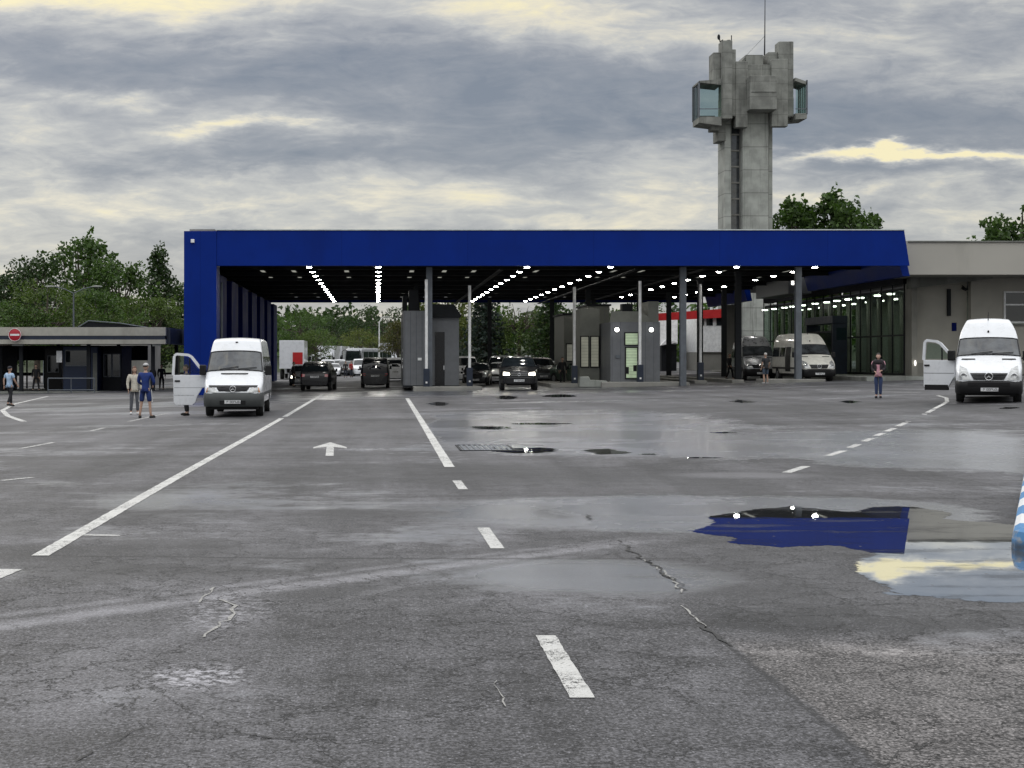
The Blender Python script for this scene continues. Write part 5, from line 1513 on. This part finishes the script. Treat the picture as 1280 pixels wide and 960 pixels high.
def left_checkpoint():
    Y = 94.0; z = -.34
    t = thing('checkpoint_shelter', 'low flat-roofed checkpoint with cream fascia and navy stripe', 'building', (-22, Y, z))
    xr = wx(207, Y)
    zt, z1, z2, zb = wz(409, Y), wz(419.6, Y), wz(424.4, Y), wz(430, Y)
    part('upper_fascia', MB().box(-60, xr, Y, Y+.4, z1, zt), M['cream'], t); part('stripe', MB().box(-60, xr-.05, Y+.03, Y+.4, z2+.003, z1-.003), M['navy'], t)
    part('lower_fascia', MB().box(-60, xr, Y, Y+.4, zb, z2), M['cream'], t)
    part('roof', MB().box(-60, xr, Y+.41, Y+13, zb+.1, zt-.1), M['deck'], t)
    part('side_fascia', MB().box(xr-.05, xr+.25, Y+.41, Y+13, zb, zt-.03), M['navy'], t)
    part('eaves_lamp', MB().box(-14.9,-14.35,Y+.1,Y+.3,zb-.14,zb-.005).box(-24.2,-23.5,Y+.2,Y+.5,zb-.12,zb-.005), M['concrete_lt'], t)
    for x in (-15.0,-19.3,-23.8,-29.5):
        for y in (Y+1.0, Y+12.0): part('column', MB().box(x-.12,x+.12,y-.12,y+.12,z,zb+.1), M['steel_dk'], t)
    z0 = z
    # link roof to the big canopy
    t2 = thing('link_roof', 'navy flat link roof between the cream checkpoint and the blue pier', 'roof', (-12.5, 100, 0))
    part('slab', MB().box(xr+.4, -10.9, 99, 108, 2.9, 3.9), M['navy'], t2)
    part('post', MB().box(-13.0,-12.86,103,103.14,-.2,2.9), M['steel'], t2)
    # booths below
    def bth(px0, px1, yb, d, h, label, mat, win, name='guard_booth'):
        x0, x1 = wx(px0, yb), wx(px1, yb); w = x1-x0
        b = thing(name, label, 'booth', (x0, yb, z0))
        obj('walls', MB().box(0, w, 0, d, 0, h), M[mat], b, None, .02)
        for (a, c, za, zc) in win:
            wn = obj('window', MB().box(a*w, c*w, -.02, -.002, za, zc), M['glass_car'], b)
            obj('frame', MB().box(a*w-.05,a*w,-.05,-.002,za-.05,zc+.05).box(c*w,c*w+.05,-.05,-.002,za-.05,zc+.05).box(a*w,c*w,-.05,-.002,zc,zc+.05).box(a*w,c*w,-.05,-.002,za-.05,za), M['steel'], wn)
        obj('roof', MB().box(-.1,w+.1,-.1,d+.1,h+.002,h+.1), M['steel_dk'], b)
        return b
    b = bth(79, 122, Y+2.5, 3, 3.0, 'dark blue guard booth with one wide window, behind the low railing', 'blue_dark', ((.08,.75,1.75,2.75),))
    obj('door', MB().box(2.02,2.3,-.03,-.002,.05,2.6), M['booth_lt'], b)
    bth(128, 152, Y+4, 4, 3.0, 'dark glazed booth right of the blue guard booth', 'steel_dk', ((.1,.45,1.0,2.5),(.55,.9,1.0,2.5)))
    bth(-40, 3, Y+3, 4, 3.0, 'dark booth at the left edge beneath the cream roof', 'steel_dk', ((.1,.45,1.0,2.5),(.55,.9,1.0,2.5)))
    bth(56, 77, Y+5, 3, 2.9, 'black narrow booth left of the blue guard booth', 'black', ((.2,.8,1.3,2.4),))
    part('hanging_notice', MB().box(wx(70.5,Y+1.2), wx(77.5,Y+1.2), Y+1.2, Y+1.24, wz(453,Y+1.2), wz(438.5,Y+1.2)), M['white_pole'], t)
    # glazed partition at the back
    gp_ = MB(); n = 0
    for i in range(13):
        x = -35 + 1.3*i; gp_.box(x-.05, x+.05, Y+11, Y+11.1, z0, zb)
    part('rear_partition', gp_, M['steel_dk'], t)
    part('rear_lintel', MB().box(-40,-17,Y+11.12,Y+11.3,1.75,zb), M['steel_dk'], t)
    # pavement strip and railing
    P = MB().box(-62, -13.4, 92.4, 106, -.9, z+.02); struct('pavement', P, M['concrete_dk'])
    g0 = gp(60,489); 
    r = thing('railing', 'low grey tubular railing in front of the blue guard booth', 'railing', (wx(60,91.6), 91.6, zg(-20,91.6)))
    w = wx(118,91.6) - wx(60,91.6)
    mb = MB()
    for k in range(3): obj('post', MB().tube([(w*k/2,0,0),(w*k/2,0,.95)], .035, 8), M['steel'], r)
    obj('rail', MB().tube([(0,0,.95),(w,0,.95)], .035, 8), M['steel'], r); obj('rail', MB().tube([(0,0,.2),(w,0,.2)], .03, 8), M['steel'], r)
    # no entry sign on the fascia
    c = (wx(18.5, Y-.3), Y-.3, wz(418.5, Y-.3))
    s = thing('no_entry_sign', 'round red no-entry sign with white bar in front of cream fascia', 'sign', c)
    obj('disc', MB().lathe([(.0,-.012),(.40,-.012),(.42,0),(.42,.03),(0,.03)], 28, (0,0,0), 'y'), emat_red, s, 40)
    obj('rim', MB().tube([(.41*math.cos(2*math.pi*i/28),-.012,.41*math.sin(2*math.pi*i/28)) for i in range(29)], .014, 6), M['white_pole'], s, 40)
    obj('bar', MB().box(-.30,.30,-.022,-.0125,-.06,.06), M['white_pole'], s)
    obj('bracket', MB().box(-.03,.03,.031,.295,-.2,-.12), M['steel'], s)
    # old pitched sheet roof behind
    Yb = 118
    o = thing('shed', 'old shed with grey sagging gable roof behind the cream checkpoint', 'shed', (wx(120,Yb), Yb, 0))
    part('roof', MB().prism([(wx(98,Yb),wz(410,Yb)),(wx(111,Yb),wz(402,Yb)),(wx(150,Yb),wz(405,Yb)),(wx(185,Yb),wz(410,Yb))], 'y', Yb, Yb+8), M['steel_dk'], o)
    part('walls', MB().box(wx(100,Yb), wx(183,Yb), Yb+.3, Yb+7.7, -.4, wz(410.3,Yb)), M['plaster_dk'], o)
    part('ridge_rails', MB().tube([(wx(98,Yb),Yb-.1,wz(409,Yb)),(wx(111,Yb),Yb-.1,wz(401,Yb)),(wx(150,Yb),Yb-.1,wz(404,Yb)),(wx(185,Yb),Yb-.1,wz(409.5,Yb))], .05, 6), M['steel'], o)

M['hall'] = pm('hall_plaster', (.27,.30,.27), .8)
M['blue_dark'] = pm('dark_blue_booth_paint', (.006,.018,.055), .5, var=.1)
emat_red = pm('sign_red', (.42,.014,.03), .4, var=.04)

def lamp_post(label, loc, h, arms=2, reach=3.0, mat='white_pole', rz=0):
    t = thing('street_lamp', label, 'lamp post', loc, rz)
    obj('pole', MB().tube([(0,0,-.2),(0,0,h)], [.11,.06], 8), M[mat], t)
    for sg in ((-1,1) if arms == 2 else (1,)):
        a = obj('arm', MB().tube([(0,0,h-.05),(sg*reach*.5,0,h+.35),(sg*reach,0,h+.55)], .045, 6), M[mat], t)
        obj('lamp_head', MB().ell((sg*(reach+.35),0,h+.55), .5,.14,.09, 10, 6), M['concrete_lt'], a)
    return t

def red_shop():
    Y = 138; zp = zg(28,138)
    t = thing('duty_free_shop', 'white two-storey shop with red roof band behind the coach lane', 'building', (wx(885,Y), Y, zp))
    x0, x1 = wx(872,Y), wx(906,Y)
    part('walls', MB().box(x0, x1, Y, Y+6, wz(440,Y), wz(392,Y)), M['white_pole'], t)
    part('red_band', MB().prism([(wx(818,Y-5),wz(400,Y-5)),(x1,wz(397,Y)),(x1,wz(386,Y)),(wx(818,Y-5),wz(391,Y-5))], 'y', Y-.6, Y-.1), M['redpaint'], t)
    for a, b in ((873.5,880),(883,891),(895.5,902)):
        w = part('window', MB().box(wx(a,Y), wx(b,Y), Y-.03, Y-.002, wz(407,Y), wz(397,Y)), M['glass_car'], t)
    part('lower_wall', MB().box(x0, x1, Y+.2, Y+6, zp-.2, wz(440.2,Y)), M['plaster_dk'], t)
    part('pier', MB().box(wx(906,Y-6), wx(921,Y-6), Y-6, Y-5, zp-.2, wz(381,Y-6)), M['plaster_dk'], t)
    # white lorry-like front of the shop next door
    t2 = thing('white_kiosk', 'white kiosk under the red band behind the dark coach', 'kiosk', (wx(836,Y+4), Y+4, zp))
    part('walls', MB().box(wx(826,Y+4), wx(847,Y+4), Y+4, Y+8, wz(430,Y+4), wz(398,Y+4)), M['white_pole'], t2)
    part('awning', MB().prism([(wx(824,Y+4),wz(432,Y+4)),(wx(846,Y+4),wz(428,Y+4)),(wx(832,Y+4),wz(424,Y+4))], 'y', Y+3.4, Y+3.98), M['white_pole'], t2)
    part('base', MB().box(wx(827,Y+4), wx(846,Y+4), Y+4.1, Y+8, zp-.2, wz(430.2,Y+4)), M['steel_dk'], t2)

def striped_island():
    """kerb of a traffic island, painted in blue and white blocks"""
    m, t, p, out = newmat('blue_white_kerb')
    pos = t.new('ShaderNodeTexCoord').outputs['Object']; sp = t.new('ShaderNodeSeparateXYZ'); t.l.new(pos, sp.inputs[0])
    fr = t.math('FRACT', t.math('DIVIDE', t.add(sp.outputs[1], .25), 1.9))
    k = t.math('GREATER_THAN', fr, .5)
    nz = t.noise(pos, 5, 6, .7)
    c = t.mix(k, (.055,.20,.42), (.66,.67,.68)); c = t.mix(t.ss(nz, .58, .66, 0, .7), c, (.34,.33,.31))
    low = t.ss(sp.outputs[2], .10, .03); c = t.mix(t.mul(low, t.ss(nz, .3, .6)), c, (.05,.07,.10))
    t.put(p.inputs['Base Color'], c); p.inputs['Roughness'].default_value = .6
    a = gp(1263, 690); b = gp(1279, 603); d = (b - a); ang = math.atan2(d.x, d.y)
    mb = MB(); W = .9; Lg = 22.0; h = .20
    # rounded nose
    outl = []
    for i in range(9):
        q = math.pi*(1 + i/8); outl.append((W/2 + W/2*math.cos(q)*1.0, .30 + .30*math.sin(q)))
    outl += [(W, Lg), (0, Lg)]
    bm = bmesh.new()
    def ring(z, ins):
        c0 = Vector((W/2, .5*1.0))
        return [bm.verts.new((lerp(x, W/2, ins/(W/2)), y + (ins if i < 9 else 0)*(1 if y < .3 else 0), z)) for i, (x, y) in enumerate(outl)]
    rs = [ring(-.05, 0), ring(h*.45, .005), ring(h*.85, .025), ring(h, .07)]
    n = len(outl)
    for r0, r1 in zip(rs[:-1], rs[1:]):
        for i in range(n): bm.faces.new((r0[i], r0[(i+1)%n], r1[(i+1)%n], r1[i]))
    bm.faces.new(rs[-1])
    bmesh.ops.recalc_face_normals(bm, faces=bm.faces)
    me = bpy.data.meshes.new('painted_kerb'); bm.to_mesh(me); bm.free(); me.materials.append(m)
    o = bpy.data.objects.new('painted_kerb', me); COL.objects.link(o); o.location = (a.x, a.y, a.z); o.rotation_euler = (0,0,-ang)
    tag(o, 'raised kerb painted in blue and white blocks beside the big puddle', 'kerb')
# ---------------------------------------------------------------- assembling
def vehicles():
    g = gp(291, 521.5)
    big_van('old', 'white van with grey bumper and its front door swung open on the lane', (g.x, g.y, zg(g.x, g.y)), R(1.5), 'white', -1, 84, long=6.4)
    g = gp(1236, 504)
    big_van('new', 'tall-roofed white van with open door by the grey terminal wall', (g.x, g.y, zg(g.x, g.y)), -math.atan2(g.x, g.y)*.98, 'white', -1, 66, long=6.9)
    g = gy(1024, 80.4); big_van('new', 'cream minibus with open sliding door under the right of the canopy', g, R(-1), 'cream_paint', side_open=True, long=6.6)
    g = gy(951, 88.0); big_van('new', 'dim grey minibus standing left of and behind the cream minibus', g, R(-6), 'silver', side_open=True, long=6.0)
    # cars under and beyond the canopy
    def C(kind, paint, px, Y, rz, lab, **k): return car(kind, paint, lab, gy(px, Y), R(rz), **k)
    def rear(kind, paint, px, Y, lab, yaw=0, **k):
        L = CARS[kind]['top'][-1][0]; g = gy(px, Y); a = R(180 + yaw)
        return car(kind, paint, lab, (g.x - 0*L, g.y + L, zg(g.x, g.y)), a, **k)
    rear('suv', 'blackpaint', 400, 85, 'black off-roader seen from behind in the left lane under the canopy', -4)
    rear('mpv', 'blackpaint', 469, 90, 'black minivan seen from behind in the lane left of the grey booth', 0, name='minivan')
    s_ = C('suv', 'blackpaint', 649, 76.5, -4, 'dark off-roader with lit headlamps and chrome grille, facing the forecourt', lit=True, badge=True); s_.scale = (1.08,1.05,1.06)
    C('hatch', 'blackpaint', 594, 92, -8, 'small black hatchback just right of the first grey booth')
    C('mpv', 'silver', 623, 102, -12, 'silver minivan behind the dark off-roader with lit headlamps', name='minivan')
    C('hatch', 'white', 620, 96.5, -14, 'white hatchback squeezed between black hatchback and lit off-roader', lit=True)
    C('suv', 'greypaint', 680, 94, 0, 'grey off-roader waiting right behind the lit off-roader')
    C('hatch', 'white', 668, 106, 3, 'white hatchback, left of two white cars waiting in the middle lanes')
    C('sedan', 'white', 694, 112, -5, 'white saloon, right of two white cars waiting in the middle lanes')
    C('hatch', 'greypaint', 709, 99, 0, 'grey hatchback beside the olive booth')
    C('sedan', 'dkgreen', 742, 90.5, 22, 'green saloon half hidden behind the twin-lamp booth')
    C('mpv', 'white', 583, 104, 0, 'white minivan peeping out from behind the first grey booth', name='minivan')
    # beyond the far end of the canopy
    rear('mpv', 'white', 494, 118, 'white minivan at the right of the far lane, beside the grey booth', 0, name='minivan')
    C('hatch', 'silver', 377, 104, 4, 'silver hatchback behind the black off-roader, by the blue wall', lit=True)
    g = gy(371, 152); lorry('white lorry with red panel beyond the left end of the canopy', g, R(180), red=True)
    far = [(403,205),(411,200),(421,196),(431,206),(450,190),(459,188),(447,204),(486,176),(438,182)]
    lz = [lorry('white lorry queuing beyond the canopy, at the left of the far lorry row', gy(404, 196), R(-6), group='lorries queuing far beyond the canopy')]
    for k, (px, Y, lab) in enumerate(((414,203,'white lorry queuing beyond the canopy, second from left in the far row'), (425,212,'white lorry queuing beyond the canopy, in the middle of the far row'),
                                      (436,220,'white lorry queuing beyond the canopy, right of the middle of the far row'), (451,226,'white lorry queuing beyond the canopy, at the right of the far row'))):
        dup(lz[0], gy(px, Y), R(-6 + 2*k), lab)
    coach('silver coach facing the canopy in the far queue', gy(441, 192), R(-24), 'silver', 9.0, False, 'bus')
    lz2 = lorry('grey-green curtain-sided lorry between white ones in the far queue', gy(446, 236), R(4), 'white', 'silver', group='lorries queuing far beyond the canopy', hgt=4.2)
    dup(lz2, gy(397, 222), R(-8), 'lorry with grey body at the left end of the far row'); dup(lz2, gy(486, 205), R(2), 'lorry with grey body at the right end of the far row')
    p0 = C('hatch', 'white', 447, 178, 0, 'small white car in the distant queue, left of the minivan roof', group='cars queuing far beyond the canopy')
    labs = ['distant white car below the lorry row, left of the lane poles', 'distant white car in the middle of the far queue', 'distant white car in the far queue near the silver coach', 'distant white car at the right of the far queue', 'distant white car behind the black off-roader']
    for (px, Y), lab in zip(((428,170),(437,176),(456,172),(482,168),(416,160)), labs): dup(p0, gy(px, Y), R(px % 17 - 8), lab)
    p1 = C('mpv', 'white', 452, 158, 3, 'distant white minivan just left of the black minivan roof', name='minivan', group='minivans queuing far beyond the canopy')
    for (px, Y), lab in zip(((424,184),(461,165),(409,172),(640,150),(665,158)), ('distant white minivan below the lorries in the far queue', 'distant white minivan behind the black minivan', 'distant white minivan at the left of the far queue', 'distant white minivan behind the waiting cars, under the willow', 'distant white minivan behind the waiting cars, right of the willow')): dup(p1, gy(px, Y), R(px % 13 - 6), lab)
    p2 = C('suv', 'greypaint', 430, 162, -4, 'distant grey off-roader in the far queue, left', group='off-roaders queuing far beyond the canopy')
    dup(p2, gy(444, 168), R(5), 'distant grey off-roader in the middle of the far queue')

def people():
    def at(px, py): return gp(px, py)
    stride = dict(knl=(.10,-.16,.52), anl=(.10,-.20,.09), tol=(.10,-.36,.05), knr=(-.10,.02,.50), anr=(-.10,.22,.13), tor=(-.10,.08,.03), ell=(.25,.10,1.15), wrl=(.23,.10,.90), elr=(-.25,-.04,1.14), wrr=(-.23,-.22,.95))
    person('policeman in light blue shirt and dark cap walking at the left edge', at(12,508), R(150), 1.78, (.36,.50,.68), 'short', (.012,.012,.016), 'long', cap=(.02,.02,.03), pose=stride)
    person('woman in cream jacket and grey jeans beside the man in blue', at(168,518), R(20), 1.70, (.52,.49,.42), 'long', (.10,.105,.12), 'long', (.6,.6,.6), hair=(.10,.045,.03), hairlen='long', coat_len=.12)
    person('man in blue tracksuit top and shorts with pale cap', at(182,522.5), R(165), 1.80, (.010,.030,.16), 'long', (.012,.03,.13), 'short', (.02,.02,.02), cap=(.5,.5,.5), stripe=(.6,.6,.6),
           pose=dict(ell=(.27,-.05,1.15), wrl=(.16,-.22,1.05), elr=(-.27,-.05,1.15), wrr=(-.16,-.22,1.05), knl=(.14,0,.5), anl=(.19,.03,.085), tol=(.24,-.13,.035), knr=(-.13,-.03,.5), anr=(-.17,-.02,.085), tor=(-.24,-.18,.035)))
    person('person in dark trousers and black shoes standing behind the open van door', Vector((wx(233,48.4), 48.4, zg(-6,48.4))), R(-70), 1.72, (.05,.05,.06), 'long', (.015,.016,.02), 'long', (.01,.01,.01))
    person('person in black standing beside the black off-roader under the canopy', at(367,483), R(80), 1.75, (.012,.012,.014), 'long', (.012,.012,.014), 'long')
    person('figure in black standing between the booths under the cream checkpoint roof', Vector((wx(45,95.5), 95.5, -.32)), R(10), 1.80, (.010,.010,.012), 'long', (.012,.012,.014), 'long', pose=dict(knl=(.15,0,.5), anl=(.2,.03,.085), tol=(.24,-.13,.035), knr=(-.15,0,.5), anr=(-.2,.03,.085), tor=(-.24,-.13,.035)))
    person('dark figure nearest the blue pier under the link roof', Vector((wx(202,99), 99, -.32)), R(20), 1.8, (.012,.012,.014), 'long', (.012,.012,.014), 'long')
    person('dark figure under the link roof, behind the man in blue', Vector((wx(191,98), 98, -.32)), R(-30), 1.7, (.02,.014,.014), 'long', (.012,.012,.014), 'long')
    person('woman in pink top, dark open jacket and blue jeans standing on the tarmac', at(1098,497.5), R(-22), 1.66, (.58,.30,.36), 'short', (.035,.055,.13), 'long', (.015,.015,.02), hair=(.02,.014,.012), hairlen='long', jacket=((.022,.018,.022), True), skinc=(.58,.38,.30),
           pose=dict(ell=(.235,-.02,1.14), wrl=(.11,-.20,1.06), elr=(-.235,-.02,1.14), wrr=(-.11,-.20,1.02), knl=(.075,-.02,.50), anl=(.075,.03,.085), tol=(.09,-.14,.035), knr=(-.075,-.02,.50), anr=(-.075,.03,.085), tor=(-.09,-.14,.035)))
    person('grey-haired man in dark top and blue shorts beside the open minibus', gy(957, 79.2), R(200), 1.72, (.02,.022,.026), 'short', (.05,.075,.11), 'short', (.4,.4,.4), hair=(.45,.44,.42))
    person('dark figure leaning beside the column near the minibuses', gy(912, 92), R(40), 1.7, (.014,.014,.016), 'long', (.014,.014,.016), 'long', pose=stride)
    person('person in black between the waiting cars and the olive booth', gy(703, 88), R(10), 1.75, (.012,.012,.014), 'long', (.012,.012,.014), 'long')
    q = [(432,150,'distant person in black crossing the far lane'), (439,152,'distant person with red top in the far lane beside a person in black')]
    for i, (px, Y, lab) in enumerate(q): person(lab, gy(px, Y), R(40*i), 1.72, (.015,.015,.015) if not i else (.3,.03,.03), 'long', (.03,.035,.05), 'long')

def vegetation():
    def T(kind, px, base_y, toppx, Y, w, leaf, seed, label, **k):
        x = wx(px, Y); z0 = zg(x, Y); h = wz(toppx, Y) - z0
        return tree(kind, label, (x, Y, z0), h, w, leaf, seed, **k)
    g1 = 'trees behind the cream checkpoint'
    T('broad', 97, 0, 293, 165, 10.5, 'mid', 1, 'tallest broad tree behind the double-armed street lamp', group=g1, rich=1.1)
    T('broad', 46, 0, 318, 150, 9.5, 'dark', 2, 'dense tree behind the cream roof, left of the tallest tree', group=g1)
    T('broad', 148, 0, 321, 160, 9, 'mid', 3, 'broad tree just right of the tallest tree behind the checkpoint', group=g1)
    T('poplar', 199, 0, 312, 168, 4.6, 'dark', 4, 'dark upright poplar left of the blue pier', group=g1, rich=1.3)
    T('broad', 60, 0, 345, 130, 9, 'olive', 5, 'lower olive-green tree above the no-entry sign', group=g1)
    T('broad', 5, 0, 342, 155, 8, 'dark', 6, 'dark tree at the left edge behind the no-entry sign', group=g1)
    T('broad', 182, 0, 368, 150, 9, 'olive', 7, 'low olive tree beneath the poplar', group=g1)
    T('broad', 222, 0, 352, 172, 8, 'mid', 8, 'green tree touching the left edge of the blue pier', group=g1)
    T('broad', 120, 0, 362, 140, 9, 'mid', 9, 'low tree above the sagging shed roof', group=g1)
    T('broad', 10, 0, 375, 126, 8, 'mid', 10, 'low bushy tree at the left edge above the cream roof', group=g1)
    g2 = 'trees behind the canopy roof right of the tower'
    T('broad', 996, 0, 243, 165, 6.6, 'mid', 21, 'tree rising over the canopy just right of the tower', group=g2, rich=.9)
    T('broad', 1043, 0, 236, 165, 8.2, 'mid', 22, 'taller right-hand tree of two rising over the canopy by the tower', group=g2)
    T('broad', 1083, 0, 268, 172, 6, 'mid', 23, 'low treetop tapering off over the right end of the canopy', group=g2, rich=.8)
    T('broad', 1278, 0, 240, 150, 9, 'mid', 24, 'tree above the grey terminal roof at the right edge', rich=1.2)
    g3 = 'trees beyond the lanes'
    T('spruce', 606, 0, 352, 150, 7.5, 'spruce', 31, 'dark spruce right of the first grey booth', group=g3, rich=1.2)
    T('willow', 648, 0, 372, 152, 8.5, 'olive', 32, 'green weeping willow behind the waiting cars', group=g3)
    T('spruce', 690, 0, 350, 148, 8, 'dark', 33, 'dark conifer between the willow and the olive booth', group=g3)
    T('broad', 560, 0, 360, 160, 8, 'yellow', 34, 'yellowish tree glimpsed over the first grey booth roof', group=g3)
    T('broad', 498, 0, 398, 170, 4.6, 'brown', 35, 'browning tree at the right of the left lanes', group=g3, rich=.9)
    T('broad', 449, 0, 412, 215, 9.5, 'yellow', 36, 'rounded pale green tree behind the queue of lorries', group=g3)
    T('broad', 376, 0, 388, 205, 12, 'mid', 37, 'broad tree above the white lorry with red panel', group=g3)
    T('broad', 415, 0, 392, 235, 12, 'dark', 38, 'dark tree behind the far lorry row', group=g3)
    T('broad', 478, 0, 380, 230, 13, 'dark', 39, 'tall dark tree behind the thin white lamp post', group=g3)
    T('broad', 395, 0, 410, 190, 6, 'olive', 40, 'small olive tree right of the white lorry with red panel', group=g3)
    T('broad', 755, 0, 366, 150, 8, 'dark', 41, 'dark tree behind the tall olive-grey booth', group=g3)
    T('broad', 820, 0, 372, 165, 9, 'mid', 42, 'tree between twin-lamp booth and red roof band', group=g3)
    # wooded rise far behind
    mb = MB()
    def hz(x, y): return sstep(235, 330, y)*(5.5 + 2.5*noise.noise(Vector((x*.012, y*.01, 3))) + .012*abs(x-0)) + .0
    mb.grid(lambda u, v: (lerp(-220,220,u), lerp(232,440,v), hz(lerp(-220,220,u), lerp(232,440,v)) - .25), 44, 16)
    struct('hill', mb, pm('hill_grass', (.03,.045,.015), .9, var=.3, vs=.2), smooth=180)
    rnd = random.Random(77)
    for nm, leaf, n in (('distant_woods','dark',260),('distant_woods','mid',150)):
        cr = MB()
        for i in range(n):
            x = rnd.uniform(-130,130); y = rnd.uniform(245,320); h = rnd.uniform(5,10); z = hz(x,y)
            for _ in range(4):
                leaves(cr, Vector((x + rnd.uniform(-2,2), y + rnd.uniform(-2,2), z + h*rnd.uniform(.25,.85))), (2.0,2.0,h*.24), 24, 1.1, rnd)
        o = obj(nm, cr, LEAF[leaf], fix=False); o['kind'] = 'stuff'; o['label'] = 'mass of dark green woodland on the far hillside'

setup()
ground(); lane_marks(); puddles(); cracks()
canopy(); white_poles(); islands(); booth_one(); booth_two(); terminal(); tower(); left_checkpoint(); red_shop(); striped_island()
lamp_post('grey street lamp with two long arms in front of the left-hand trees', Vector((wx(92,125), 125, zg(-26,125))), wz(366,125)-zg(-26,125), 2, 1.7, 'steel')
lamp_post('low grey single-armed street lamp left of the double-armed one', Vector((wx(55,140), 140, zg(-30,140))), wz(392,140)-zg(-30,140), 1, .7, 'steel')
lamp_post('thin white lamp post standing beyond the lane left of the booth', gy(474, 175), wz(402,175), 1, .5, 'white_pole')
vehicles(); people(); vegetation()
